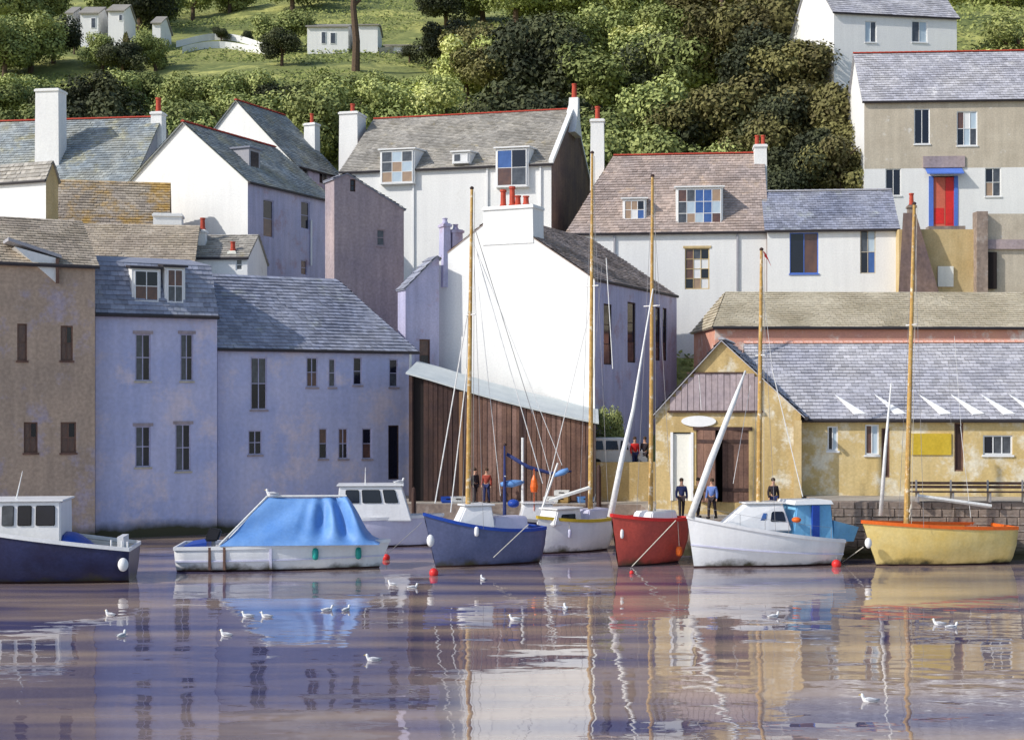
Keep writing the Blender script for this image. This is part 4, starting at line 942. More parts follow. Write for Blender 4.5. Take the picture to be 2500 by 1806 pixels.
# 5 white boat with yellow rim
b = Boat('white_sailing_boat', 'white hulled sailing boat with yellow rim between the blue and red boats', 'sailing boat', 1298, 1484, 1350, 42, 2.3, (1.72, 1.5, 1.5), h_white, p_yel, rake=.45, full=3, sternw=.85)
b.mast(1441, 375, top=1446, r0=.13, r1=.06)
c, lo, hi = b.cabin(b.cl(1330), b.cl(1400), .62, 1.3, b.zat(1240), h_white, taper=.85, front=.3); b.side_win(c, lo, hi, .2, .75, .3, .7)
b.cabin(b.cl(1415), b.cl(1478), .6, 1.2, b.zat(1245), h_pink, taper=.9, front=.1, name='cockpit_box', roof=False)
D_ = b.D; b.line((1322, 1248, D_), (1440, 760, D_), .02, mast_w); b.line((1345, 1165, D_), (1300, 1000, D_), .014, mast_w); b.line((1362, 1130, D_), (1322, 1245, D_), .05, mast_w, 'boom_crutch')
b.line((1440, 1190, D_), (1340, 1222, D_), .09, canvas, 'boom')
hull_oval(b, 1404, 1302, .09, .4, h_pink, 'fender')
# 6 red boat
b = Boat('red_boat', 'deep red hulled boat with bright red rim and leaning white spar', 'sailing boat', 1474, 1664, 1382, 44, 2.4, (2.22, 1.98, 1.95), h_red, p_red, rake=.55, full=2.8, sternw=.9, clinker=True)
b.mast(1588, 432, top=1593, r0=.11, r1=.06)
D_ = b.D; bm = nb(); path(bm, [b.loc(P(*p)) for p in ((1490,1262,D_-.6), (1518,1120,D_-.4), (1546,1000,D_-.3), (1570,850,D_), (1594,705,D_))], [.14, .12, .08, .04, .03], 10); o = obj('leaning_spar', bm, mast_w, b.root, smooth=True)
c, lo, hi = b.cabin(b.cl(1560), b.cl(1632), .6, 1.6, b.zat(1248), h_white, taper=.85, front=.3, roof=False)
b.line((1650, 1270, D_ - 1), (1543, 1382, DW(1384)), .022, rope_m, 'mooring_rope'); hull_oval(b, 1562, 1302, .08, .42, h_white, 'fender')
hull_oval(b, 1655, 1345, .14, .42, p_orange, 'fender')
b.line((1480, 630, D_), (1496, 900, D_), .02, mast_w); b.line((1470, 640, D_), (1442, 1000, D_), .008, wire_m)
# 7 white yacht
b = Boat('white_yacht', 'white yacht with pale blue cockpit hood, dark cabin window and red masthead pennant', 'sailing boat', 1672, 2052, 1388, 16, 2.7, (2.15, 1.5, 1.05), h_white, h_white, rake=.4, full=2.2, sternw=.75, band=h_pink)
b.mast(1851, 612, top=1859, r0=.13, r1=.06)
D_ = b.D
x0, x1 = b.cl(1738), b.cl(1912); c, lo, hi = b.cabin(x0, x1, .85, 1.5, b.zat(1228), h_white, taper=.7, front=1.5, name='cabin', yf=.35)
b.side_win(c, lo, hi, .70, .95, .35, .72); b.side_win(c, lo, hi, .52, .62, .40, .68, g_blue)
x0, x1 = b.cl(1912), b.cl(2014); c, lo, hi = b.cabin(x0, x1, .85, 1.0, b.zat(1230), tarp_l, taper=.78, front=.3, name='cockpit_hood', roof=False)
bm = nb(); A, B_ = Vector(lo[0]), Vector(hi[0]); box(bm, (b.cl(1985, -.9), -.87, 1.15), (b.cl(2002, -.9), -.74, b.zat(1230) - .04)); obj('hood_strip', bm, p_blue, c)
bm = nb(); hexa(bm, [(x0+.1,-.85,b.zat(1230)-.002),(x1-.05,-.85,b.zat(1230)-.002),(x1-.05,.85,b.zat(1230)-.002),(x0+.1,.85,b.zat(1230)-.002)], [(x0+.2,-.78,b.zat(1221)),(x1-.12,-.78,b.zat(1221)),(x1-.12,.78,b.zat(1221)),(x0+.2,.78,b.zat(1221))]); obj('hood_top', bm, white2, c)
b.ball('lifebuoy_bag', (b.cl(1945, -1), -.98, b.zat(1270, 0, -1)), .2, p_orange, zs=.6)
bm = nb(); xa, xb = b.cl(2022), b.cl(2085)
hexa(bm, [(xa,-.5,.98),(xb-.3,-.5,.95),(xb-.3,.5,.95),(xa,.5,.98)], [(xa,-.5,b.zat(1272)),(xb,-.4,b.zat(1290)),(xb,.4,b.zat(1290)),(xa,.5,b.zat(1272))]); obj('furled_sail', bm, tarp_l, b.root)
bm = nb(); pts = [b.loc(P(*p)) for p in ((1686,1262,D_-1.0), (1735,1125,D_-.7), (1790,985,D_-.3), (1820,905,D_))]; path(bm, pts, [.15, .145, .11, .04], 10); obj('leaning_spar', bm, mast_w, b.root, smooth=True)
b.line((1712, 1000, D_), (1706, 915, D_), .012, mast_w); b.line((1832, 940, D_), (1790, 1180, D_), .012, mast_w); b.line((1885, 900, D_), (1960, 1212, D_), .022, mast_w); b.line((1862, 700, D_), (1886, 905, D_), .01, mast_w)
# pennant
bm = nb(); m0 = Vector((b.mxt, 0, b.mzt)); pts = [(0,0,0),(.12,-.02,-.12),(.26,.04,-.34),(.36,0,-.62),(.20,-.02,-.36),(.06,.03,-.22)]
f0 = [bm.verts.new(m0 + Vector(p) + Vector((.08,-.012,0))) for p in pts]; f1 = [bm.verts.new(m0 + Vector(p) + Vector((.08,.012,0))) for p in pts]
bm.faces.new(f0); bm.faces.new(f1[::-1]); [bm.faces.new((f0[i], f0[(i+1) % 6], f1[(i+1) % 6], f1[i])) for i in range(6)]; obj('pennant', bm, p_red, b.root)
for t in (.15, .3, .45, .6, .75, .9):
    x = b.xs(t, 1); y = -b.half(t) + .08; z = b.sheer(t); bm = nb(); tube(bm, (x, y, z), (x, y, z + .5), .012, n=5); obj('stanchion', bm, wire_m, b.root)
bm = nb(); path(bm, [(b.xs(t, 1), -b.half(t) + .08, b.sheer(t) + .5) for t in (.02, .15, .3, .45, .6, .75, .9)], .008, 4); obj('guard_wire', bm, wire_m, b.root)
YAC = b
# 8 yellow boat
b = Boat('yellow_boat', 'yellow wooden boat with orange rim and tall ochre mast at the right', 'sailing boat', 2112, 2468, 1384, 14, 2.5, (1.9, 1.68, 1.58), h_yel, p_orange, rake=.9, full=2.6, sternw=.85, clinker=True, deckm=tan)
b.mast(2211, 500, top=2232, r0=.13, r1=.06); D_ = b.D
bm = nb(); path(bm, [b.loc(P(*p)) for p in ((2150,1258,D_), (2162,1090,D_), (2176,935,D_))], [.1, .07, .03], 8); obj('jib_spar', bm, mast_w, b.root, smooth=True)
b.line((2345, 1040, D_), (2370, 1262, D_), .012, mast_w); b.line((2330, 820, D_), (2346, 1040, D_), .008, mast_w); b.line((2322, 1040, D_ + 1), (2316, 880, D_ + 1), .008, wire_m)
b.line((2108, 1335, D_ - 1), (2056, 1372, DW(1372)), .02, rope_m, 'mooring_rope'); b.ball('fender', b.loc(P(2120, 1325, D_ - 1.2)), .15, h_white, zs=1.5)
b.line((2240, 1210, D_), (2420, 1235, D_), .09, canvas, 'boom')
# inflatables and tenders behind
def tender(label, px0, px1, pyw, hull, rim, D=None, **k):
    return Boat('tender', label, 'dinghy', px0, px1, pyw, 8, 1.4, (.62, .5, .5), hull, rim, rake=.25, full=3, **k)
tender('black tender moored between the red boat mast and the leaning white spar', 1500, 1566, 1326, black, black)
t_ = tender('navy tender with folded blue cover in front of the planked boathouse', 1228, 1310, 1330, h_navy, p_blue); t_.ball('cover', (0, 0, .55), .5, tarp, zs=.5)
tender('dark tender lying against the quay beside the yellow boat stern', 2470, 2560, 1352, black, black)
# ketch with navy sail cover moored behind
b = Boat('navy_ketch', 'small navy ketch with navy sail cover moored against the planked boathouse', 'sailing boat', 1205, 1400, 1322, 6, 1.9, (1.35, 1.05, 1.05), h_navy, wire_m, rake=.6)
D_ = b.D; b.mast(1232, 1088, r0=.11, r1=.05, mat=tarp_n)
bm = nb(); path(bm, [b.loc(P(*p)) for p in ((1237,1108,D_), (1290,1140,D_), (1345,1155,D_), (1395,1150,D_))], [.09, .1, .08, .05], 8); obj('sail_cover', bm, tarp_n, b.root, smooth=True)
bm = nb(); path(bm, [b.loc(P(*p)) for p in ((1222,1182,D_), (1250,1180,D_), (1280,1176,D_))], [.1, .2, .08], 8); obj('furled_sail', bm, tarp, b.root, smooth=True)
bm = nb(); path(bm, [b.loc(P(*p)) for p in ((1352,1160,D_), (1375,1152,D_), (1388,1146,D_))], [.1, .16, .1], 8); obj('furled_sail', bm, tarp, b.root, smooth=True)
b.cabin(b.cl(1265), b.cl(1350), .55, .9, b.zat(1228), h_white, taper=.85)
bm = nb(); lathe(bm, [(.05,-.3),(.16,-.25),(.2,0),(.14,.35),(.03,.6)], b.loc(P(1304, 1188, D_ - .5)), 10); tube(bm, b.loc(P(1304, 1188, D_ - .5)) - Vector((0,0,1.2)), b.loc(P(1304, 1188, D_ - .5)) + Vector((0,0,.9)), .018, n=5); obj('marker_float', bm, p_orange, b.root)
bm = nb(); tube(bm, b.loc(P(1276, 1068, D_)), b.loc(P(1276, 1290, D_)), .07, .07); obj('mizzen_mast', bm, mast_w, b.root)

# ------------------------------------------------------------------ mooring buoys
def buoy(px, py, label, r=.17, mat=p_red):
    D_ = DW(py + 8); root = empty('mooring_buoy', (X(px, D_), D_, 0), random.uniform(0, 3), label, 'buoy', 'red mooring buoys floating in the harbour')
    bm = nb(); prof = [(max(.01, r * math.sin(math.pi * i / 8)), r * .55 - r * math.cos(math.pi * i / 8)) for i in range(9)]; lathe(bm, prof, n=12); obj('float', bm, mat, root, smooth=True)
    bm = nb(); path(bm, [(.05*math.cos(a), 0, r * 1.55 + .05 + .05 * math.sin(a)) for a in [i * math.pi / 4 - .5 for i in range(8)]], .012, 5); obj('ring', bm, wire_m, root)
buoy(943, 1358, 'red buoy floating just right of the blue canopy boat'); buoy(1059, 1396, 'red buoy floating left of and in front of the slate blue boat', .19)
buoy(1190, 1368, 'red buoy floating at the middle of the slate blue hull', .2); buoy(2042, 1375, 'red buoy floating between the white yacht and the yellow boat', .2)
buoy(1542, 1392, 'small red buoy at the waterline in front of the red boat', .09)

# ------------------------------------------------------------------ gulls
def gull_meshes():
    bm = nb(); spine = [((-.24,0,.07),.012),((-.16,0,.07),.045),((-.06,0,.065),.08),((.05,0,.06),.085),((.12,0,.085),.06),((.155,0,.14),.038),((.165,0,.185),.042),((.175,0,.215),.038),((.18,0,.24),.012)]
    path(bm, [p for p, r in spine], [r for p, r in spine], 10); b = obj('body', bm, feather, smooth=True)
    bm = nb(); path(bm, [(.20,0,.205),(.24,0,.2),(.265,0,.188)], [.014,.01,.003], 6); k = obj('beak', bm, p_yel)
    ws = []
    for sg in (-1, 1):
        bm = nb(); path(bm, [(.09, .062*sg, .10), (.0, .084*sg, .095), (-.12, .06*sg, .09), (-.27, .02*sg, .10)], [.02, .045, .03, .006], 6)
        bmesh.ops.scale(bm, vec=(1, .6, 1), space=Matrix.Translation((0, -.07*sg, 0)), verts=bm.verts); ws.append(obj('wing', bm, feather_g, smooth=True))
    return b, k, ws[0], ws[1]
GM = gull_meshes()
def gull(pos, rot, label, s=.92):
    r = empty('gull', pos, rot, label, 'gull', 'white gulls around the harbour'); r.scale = (s, s, s)
    for g in GM: c = g.copy(); COL.objects.link(c); c.parent = r
def wgull(px, py, rot, label): D_ = DW(py + 10); gull((X(px, D_), D_, -.03), rot, label)
wgull(268, 1492, 2.6, 'gull floating at far left just below the dark fishing boat'); wgull(297, 1543, 1.2, 'gull floating second from the left, under the leftmost gull')
wgull(604, 1495, 3.0, 'left gull of the close pair floating in front of the blue canopy boat'); wgull(650, 1496, 2.9, 'right gull of the close pair floating in front of the blue canopy boat')
wgull(551, 1541, 2.7, 'gull floating alone below and left of the close pair'); wgull(800, 1480, .4, 'left gull of two floating in the canopy reflection'); wgull(845, 1480, 1.0, 'right gull of two floating in the canopy reflection')
wgull(910, 1602, 3.2, 'gull floating alone lowest in the left half of the water'); wgull(957, 1418, 2.5, 'gull floating just below the leftmost red buoy'); wgull(1008, 1425, .2, 'gull floating below and between the two left red buoys')
wgull(1178, 1405, 1.9, 'gull floating under the slate blue hull'); wgull(1257, 1503, 3.0, 'gull floating left of centre above the white reflection'); wgull(1380, 1476, 1.7, 'gull floating below the white hull with the yellow rim')
wgull(1889, 1496, .3, 'gull floating below the white yacht'); wgull(2292, 1514, 2.8, 'left gull of the pair floating below the yellow boat'); wgull(2324, 1522, .1, 'right gull of the pair floating below the yellow boat')
wgull(2122, 1702, 3.0, 'gull floating nearest the viewer at bottom right')
xr = lerp(CANB.cl(652), CANB.cl(846), .06); gull((CANB.cx + xr * math.cos(CANB.yaw), CANB.D + xr*math.sin(CANB.yaw), zr2 + .02), 2.9, 'gull perched on the left end of the blue canopy ridge', 1.3)
gull((X(975, CRU.D), CRU.D, CRU.zat(1187, 0, -1) + .07), .4, 'gull perched on the cabin cruiser roof', 1.2)

# ------------------------------------------------------------------ people on the quay
def skinmesh(name, verts, edges, radii, mat, parent, root=0, lv=1):
    me = bpy.data.meshes.new(name); me.from_pydata(verts, edges, []); me.materials.append(mat)
    o = link(name, me, parent); md = o.modifiers.new('skin', 'SKIN'); sv = me.skin_vertices[0].data
    for i, r in enumerate(radii): sv[i].radius = (r, r) if not isinstance(r, tuple) else r
    sv[root].use_root = True; md.use_smooth_shade = True
    ss = o.modifiers.new('sub', 'SUBSURF'); ss.levels = lv; ss.render_levels = lv; return o
def person(px, pyf, D, rot, label, top, legs, z=None, stride=.12, arm=.1, hair=hairm):
    zz = Z(pyf, D) if z is None else z
    r = empty('person', (X(px, D), D, zz), rot, label, 'person')
    s_ = stride
    V = [(0,0,.95),(0,0,1.15),(0,0,1.38),(0,0,1.50),(0,.01,1.62),(0,0,1.74), (-.09,0,.9),(-.1,-s_*.5,.5),(-.1,-s_*.6,.07),(-.1,-s_*.6-.14,.04), (.09,0,.9),(.1,s_*.5,.5),(.1,s_*1.1,.07),(.1,s_*1.1-.14,.04),
         (-.18,0,1.4),(-.24,.02,1.13),(-.24,-arm,.90),(-.24,-arm-.03,.80), (.18,0,1.4),(.24,.02,1.13),(.24,-arm*.4,.88),(.24,-arm*.4-.03,.78)]
    E = [(0,1),(1,2),(2,3),(3,4),(4,5),(0,6),(6,7),(7,8),(8,9),(0,10),(10,11),(11,12),(12,13),(2,14),(14,15),(15,16),(16,17),(2,18),(18,19),(19,20),(20,21)]
    rr = [.13,.12,.13,.055,.085,.08,.08,.06,.04,.035,.08,.06,.04,.035,.06,.042,.032,.035,.06,.042,.032,.035]
    b = skinmesh('body', V, E, rr, skin, r)
    Vj = [V[i] for i in (0,1,2,14,15,16,18,19,20)] + [(0,0,1.45)]; Ej = [(0,1),(1,2),(2,9),(2,3),(3,4),(4,5),(2,6),(6,7),(7,8)]
    skinmesh('jacket', Vj, Ej, [.155,.145,.155,.08,.062,.05,.08,.062,.05,.08], top, b)
    Vl = [V[i] for i in (0,6,7,8,10,11,12)]; El = [(0,1),(1,2),(2,3),(0,4),(4,5),(5,6)]; skinmesh('trousers', Vl, El, [.145,.1,.078,.06,.1,.078,.06], legs, b)
    for sg, yy in ((-.1, -s_*.6), (.1, s_*1.1)):
        bm = nb(); box(bm, (sg-.05, yy-.2, 0), (sg+.05, yy+.07, .09)); bmesh.ops.bevel(bm, geom=bm.edges[:], offset=.02, segments=1, affect='EDGES'); obj('shoe', bm, black, b)
    bm = nb(); prof = [(.02,.11),(.07,.09),(.098,.04),(.098,-.02),(.085,-.05)][::-1]; lathe(bm, prof, (0,.02,1.72), 12); obj('hair', bm, hair, b, smooth=True)
    bm = nb(); hexa(bm, [(-.014,-.08,1.64),(.014,-.08,1.64),(.014,-.05,1.64),(-.014,-.05,1.64)], [(-.008,-.085,1.68),(.008,-.085,1.68),(.008,-.06,1.70),(-.008,-.06,1.70)])
    bmesh.ops.translate(bm, vec=(0,-.012,0), verts=bm.verts); obj('nose', bm, skin, b)
    for sg in (-.032, .032):
        bm = nb(); lathe(bm, [(.004,-.01),(.011,0),(.004,.01)], (sg, -.082, 1.69), 6); obj('eye', bm, black, b)
    bm = nb(); box(bm, (-.025,-.086,1.605),(.025,-.07,1.614)); obj('mouth', bm, p_red, b)
jk = M('navy_cloth', (.03,.04,.12), rough=.9); jb = M('pale_blue_cloth', (.14,.22,.52), rough=.9); jd = M('dark_cloth', (.04,.03,.035), rough=.9); jr = M('red_cloth', (.68,.03,.03), rough=.9); jo = M('ochre_cloth', (.34,.22,.08), rough=.9)
person(1550, 1128, 77.6, .3, 'person in a bright red top standing behind the low ochre wall', jr, jk, z=LZ)
person(1574, 1128, 77.8, -.4, 'person in dark clothes just right of the person in red', jd, jd, z=LZ)
person(1664, 1232, 65.2, .1, 'person in navy standing before the white door of the shed wing', jk, jd, z=1.65, stride=.2)
person(1738, 1232, 65.0, -.5, 'person in pale blue top by the open brown shed doors', jb, jd, z=1.65, stride=.25)
person(1705, 1232, 65.6, .6, 'person in brown jacket between the shed doors and the white door', jo, jd, z=1.65)
person(1888, 1232, 65.4, .2, 'person in dark clothes at the right end of the shed wing', jd, jk, z=1.65, stride=.2)
person(1160, 1232, 75.0, .8, 'person in dark clothes on the quay left of the planked boathouse middle', jd, jd, z=1.65, stride=.2)
person(1188, 1232, 74.9, -.3, 'person in red brown jacket on the quay before the planked boathouse', M('rust_cloth', (.32,.06,.04), rough=.9), jk, z=1.65)

# white parked van
D_ = 78.4; root = empty('parked_van', (X(1500, D_), D_, LZ), R(4), 'white parked van partly hidden behind the low ochre wall', 'van')
Lh = 1.75
bm = nb(); hexa(bm, [(-Lh,-.8,.3),(Lh,-.8,.3),(Lh,.8,.3),(-Lh,.8,.3)], [(-Lh+.04,-.8,1.05),(Lh-.04,-.8,1.05),(Lh-.04,.8,1.05),(-Lh+.04,.8,1.05)]); hexa(bm, [(-Lh+.1,-.79,1.05),(Lh-.65,-.79,1.05),(Lh-.65,.79,1.05),(-Lh+.1,.79,1.05)], [(-Lh+.3,-.68,1.75),(Lh-1.25,-.68,1.75),(Lh-1.25,.68,1.75),(-Lh+.3,.68,1.75)])
bmesh.ops.bevel(bm, geom=bm.edges[:], offset=.05, segments=2, affect='EDGES'); obj('body', bm, white2, root)
for a_, b__ in ((-1.4, -.75), (-.6, .05), (.2, .6)):
    bm = nb(); hexa(bm, [(a_,-.80,1.12),(b__+.06,-.80,1.12),(b__+.06,-.74,1.12),(a_,-.74,1.12)], [(a_+.04,-.715,1.6),(b__,-.715,1.6),(b__,-.65,1.6),(a_+.04,-.65,1.6)]); obj('window', bm, g_dark, root)
for x in (-1.1, 1.1):
    for y in (-.8, .62):
        bm = nb(); tube(bm, (x, y, .32), (x, y + .18, .32), .32, n=16); o = obj('wheel', bm, black, root); bm = nb(); tube(bm, (x, y - .01, .32), (x, y + .1, .32), .17, n=12); obj('rim', bm, wire_m, o)
for y in (-.55, .55):
    bm = nb(); box(bm, (Lh - .02, y - .14, .7), (Lh + .02, y + .14, .85)); obj('headlight', bm, g_pale, root)

# quay clutter: fish boxes, bollards, dark posts
def crate(px, D_, z, mat, label, w=.7, hgt=.32):
    r = empty('fish_crate', (X(px, D_), D_, z), random.uniform(-.3, .3), label, 'crate', 'fish crates on the quay'); bm = nb()
    hexa(bm, [(-w/2,-.22,0),(w/2,-.22,0),(w/2,.22,0),(-w/2,.22,0)], [(-w/2-.04,-.25,hgt),(w/2+.04,-.25,hgt),(w/2+.04,.25,hgt),(-w/2-.04,.25,hgt)])
    tp = [f for f in bm.faces if f.normal.z > .9 or all(abs(v.co.z - hgt) < 1e-4 for v in f.verts)][0]; rr_ = bmesh.ops.inset_region(bm, faces=[tp], thickness=.04); bmesh.ops.translate(bm, vec=(0,0,-hgt*.8), verts=tp.verts); obj('tray', bm, mat, r)
    bm = nb(); box(bm, (-w*.2,-.275,hgt*.6),(w*.2,-.252,hgt*.75)); obj('handle', bm, dark, r)
for px, z, m_, lb in ((1095, 1.65, p_blue, 'blue fish crate on the quay left of the boathouse post'), (1118, 1.65, canvas, 'white fish crate beside the blue one on the quay'), (1345, 1.65, canvas, 'white fish crate on the quay right of the ketch'), (1372, 1.65, jo, 'brown fish crate at the right end of the boathouse front'), (1428, 1.65, tarp, 'light blue fish crate at the boathouse corner')):
    crate(px, 74.95, z, m_, lb)
crate(1372, 74.95, 1.98, canvas, 'white fish crate stacked on the brown one')
def post(px, D_, z, h_, label, mat=dwood):
    bm = nb(); lathe(bm, [(.13,0),(.12,h_*.9),(.09,h_*.98),(.03,h_)], n=8); o = obj('mooring_post', bm, mat); o.location = (X(px, D_), D_, z); tag(o, label, 'post', 'dark wooden mooring posts at the quay')
post(1435, 73.8, -.5, 5.2, 'tall dark mooring post at the boathouse right corner'); post(1462, 73.6, -.5, 4.2, 'shorter dark mooring post just right of the tall one'); post(1010, 74.3, -.5, 3.0, 'dark mooring post at the lilac shaded house corner')
post(1912, 72.0, -.5, 4.0, 'dark mooring post at the right end of the lower quay')
# rusty signless life ring stand and bench on the east quay
root = empty('bench', (X(2370, 62.8), 62.8, 2.55), R(-3), 'dark slatted bench along the edge of the right quay', 'bench')
for k in range(3): 
    bm = nb(); box(bm, (-2.6, -.2 + k * .15, .42), (2.6, -.08 + k * .15, .47)); obj('slat', bm, dwood, root)
for k in range(2):
    bm = nb(); box(bm, (-2.6, .27, .58 + k * .17), (2.6, .31, .70 + k * .17)); obj('slat', bm, dwood, root)
for x in (-2.3, -.8, .8, 2.3): bm = nb(); box(bm, (x - .04, -.18, 0), (x + .04, .27, .42)); box(bm, (x - .04, .23, .42), (x + .04, .27, .95)); obj('leg', bm, wire_m, root)

# ------------------------------------------------------------------ vegetation
def leafmesh(name, n, shape, size, mat, seed, lumps=14, rad=(1, 1, .85)):
    rnd = random.Random(seed); V = []; Fc = []; T = []
    L = []
    for i in range(lumps):
        d = Vector((rnd.gauss(0, 1), rnd.gauss(0, 1), rnd.gauss(0, .8))).normalized() * rnd.uniform(.25, .72)
        L.append((d, rnd.uniform(.26, .44), rnd.uniform(.15, .85)))
    for i in range(n):
        c, r, tn = rnd.choice(L); d = Vector((rnd.gauss(0, 1), rnd.gauss(0, 1), rnd.gauss(0, 1))).normalized()
        p = c + d * r * rnd.uniform(.55, 1.06); p = Vector((p.x * rad[0], p.y * rad[1], p.z * rad[2]))
        if shape == 'cone': k = 1 - (p.z + 1) / 2.1; p.x *= k * 1.3; p.y *= k * 1.3
        nrm = (d + Vector((rnd.gauss(0, .5), rnd.gauss(0, .5), rnd.gauss(0, .5) + .3))).normalized(); u = nrm.orthogonal().normalized(); a = rnd.uniform(0, 6.28); v = nrm.cross(u); uu = u * math.cos(a) + v * math.sin(a); vv = nrm.cross(uu)
        s_ = size * rnd.uniform(.6, 1.3); k = len(V)
        V += [tuple(p + uu * s_), tuple(p + vv * s_ * .6), tuple(p - uu * s_), tuple(p - vv * s_ * .6)]; Fc.append((k, k+1, k+2, k+3)); T.append(max(0, min(1, tn + rnd.gauss(0, .16))))
    me = bpy.data.meshes.new(name); me.from_pydata(V, [], Fc); me.materials.append(mat); a = me.attributes.new('tone', 'FLOAT', 'FACE'); a.data.foreach_set('value', T); return me
CR = {}
for kind, mt in (('mid', leaf_mid), ('dark', leaf_dark), ('brown', leaf_brown), ('lime', leaf_lime)):
    CR[kind] = [leafmesh('crown', 8500, 'round', .042, mt, hash(kind) % 97 if False else {'mid':3,'dark':11,'brown':23,'lime':31}[kind] + i, lumps=16) for i in range(3)]
CR['cone'] = [leafmesh('crown', 2600, 'cone', .06, leaf_brown, 77 + i, lumps=14) for i in range(2)]
def trunkmesh():
    bm = nb(); path(bm, [(0,0,-1.2),(.02,.01,-.5),(-.03,.02,0),(.05,0,.4)], [.075,.06,.05,.02], 8)
    for i in range(5):
        a = i * 1.3; path(bm, [(0,0,-.4+.12*i), (.22*math.cos(a), .22*math.sin(a), -.1+.1*i), (.45*math.cos(a), .45*math.sin(a), .15+.08*i)], [.04,.026,.01], 5)
    me = bpy.data.meshes.new('trunk'); bm.to_mesh(me); bm.free(); me.materials.append(bark); return me
TR = trunkmesh(); cnt = {}
def tree(px, D_, r, kind, label, cat='tree', grp='trees and bushes on the hillside', lift=.75, sx=1.0, x=None):
    xx = X(px, D_) if x is None else x; g = ground(xx, D_)
    root = empty('conifer' if kind == 'cone' else ('bush' if cat == 'bush' else 'tree'), (xx, D_, g), random.uniform(0, 6), label, cat, grp)
    c = link('crown', random.choice(CR[kind]), root); c.location = (0, 0, r * lift); c.scale = (r * sx, r * sx, r * random.uniform(.85, 1.05))
    t = link('trunk', TR, root); t.location = (0, 0, r * lift * .9); t.scale = (r, r, r * lift)
ADJ = {'mid': 'mid green', 'dark': 'dark green', 'brown': 'brownish green', 'lime': 'pale lime green', 'cone': 'dark brown'}
rows = [
 ('at the hill foot behind the rooftops', [ (20,128,4,'mid'), (95,131,4.5,'mid'), (180,128,5.5,'dark'), (255,129,5.5,'dark'), (330,128,4.2,'mid'), (395,132,4.5,'mid'), (460,130,4.5,'mid'), (540,133,4.5,'mid'), (620,132,4.6,'mid'), (700,131,4.6,'mid'), (775,130,5,'mid'), (850,133,4.6,'mid'), (930,133,4.4,'mid'), (1010,134,4.2,'lime'), (1095,133,4.2,'lime'), (1170,132,4.6,'mid'), (1255,130,5.8,'dark'), (1330,129,5.8,'dark'), (1405,128,5.5,'mid'), (1470,125,5.5,'mid'), (1540,123,5.2,'mid'), (1610,123,5,'mid'), (1690,122,5,'mid'), (1765,121,4.6,'mid'), (1560,131,5.6,'mid'), (1630,130,5.4,'brown'), (1700,129,5.8,'dark'), (1770,129,5.6,'brown'), (1830,130,5.4,'dark')]),
 ('in the lower tree belt', [(-20,142,5,'mid'), (60,145,5,'mid'), (150,142,5.2,'dark'), (235,140,6,'dark'), (310,144,4.8,'mid'), (385,146,4.6,'mid'), (455,150,4.6,'mid'), (530,150,4.8,'mid'), (610,152,4.6,'mid'), (690,150,4.8,'dark'), (765,148,4.8,'mid'), (840,150,4.6,'mid'), (915,151,4.4,'mid'), (990,152,4.2,'mid'), (1065,152,4.2,'mid'), (1140,150,4.6,'lime'), (1215,148,5.4,'brown'), (1290,147,6.2,'dark'), (1370,145,6.2,'dark'), (1450,144,6,'mid'), (1530,146,5.8,'mid'), (1610,144,5.8,'dark'), (1690,142,5.6,'mid'), (1770,140,6,'brown'), (1845,138,6,'brown')]),
 ('halfway up the hillside', [(10,170,5,'mid'), (75,174,5,'mid'), (130,178,4.4,'dark'), (300,172,3.8,'dark'), (250,176,3.0,'mid'), (380,175,3.2,'mid'), (688,172,3.2,'dark'), (695,186,4.4,'mid'), (1080,172,4.5,'dark'), (1160,168,5,'brown'), (1240,166,5.4,'dark'), (1320,164,5.6,'dark'), (1400,166,5.6,'mid'), (1480,168,5.4,'mid'), (1560,165,5,'lime'), (1640,164,5,'mid'), (1720,162,5.4,'brown'), (1800,160,5.5,'mid'), (1880,158,5,'lime'), (1960,160,4.6,'mid')]),
 ('near the top of the hillside', [(20,205,6,'mid'), (90,210,6,'mid'), (340,208,6,'dark'), (300,222,6.4,'mid'), (390,215,5,'mid'), (470,225,5,'lime'), (560,228,5,'mid'), (715,222,6,'mid'), (770,232,5,'mid'), (1090,205,5,'dark'), (1180,208,6,'mid'), (1260,204,6.6,'mid'), (1350,206,6,'mid'), (1440,210,6,'lime'), (1540,206,6,'mid'), (1640,208,6,'mid'), (1730,206,6,'lime'), (1820,208,6,'mid'), (1910,210,6,'mid'), (2380,205,5.5,'lime'), (2460,200,6,'mid'), (2530,205,6,'lime')]),
]
ORD = ['first','second','third','fourth','fifth','sixth','seventh','eighth','ninth','tenth','eleventh','twelfth','thirteenth','fourteenth','fifteenth','sixteenth','seventeenth','eighteenth','nineteenth','twentieth','twenty first','twenty second','twenty third','twenty fourth','twenty fifth','twenty sixth','twenty seventh','twenty eighth','twenty ninth','thirtieth','thirty first','thirty second']
for rn, lst in rows:
    for i, (px, D_, r, kd) in enumerate(sorted(lst)):
        if rn.startswith('in the lower'):
            if px < 420: r *= .75
            elif px < 1130: r *= .8; D_ = 139
        tree(px, D_, r, kd, f'{ADJ[kd]} tree {rn}, {ORD[i]} from left')
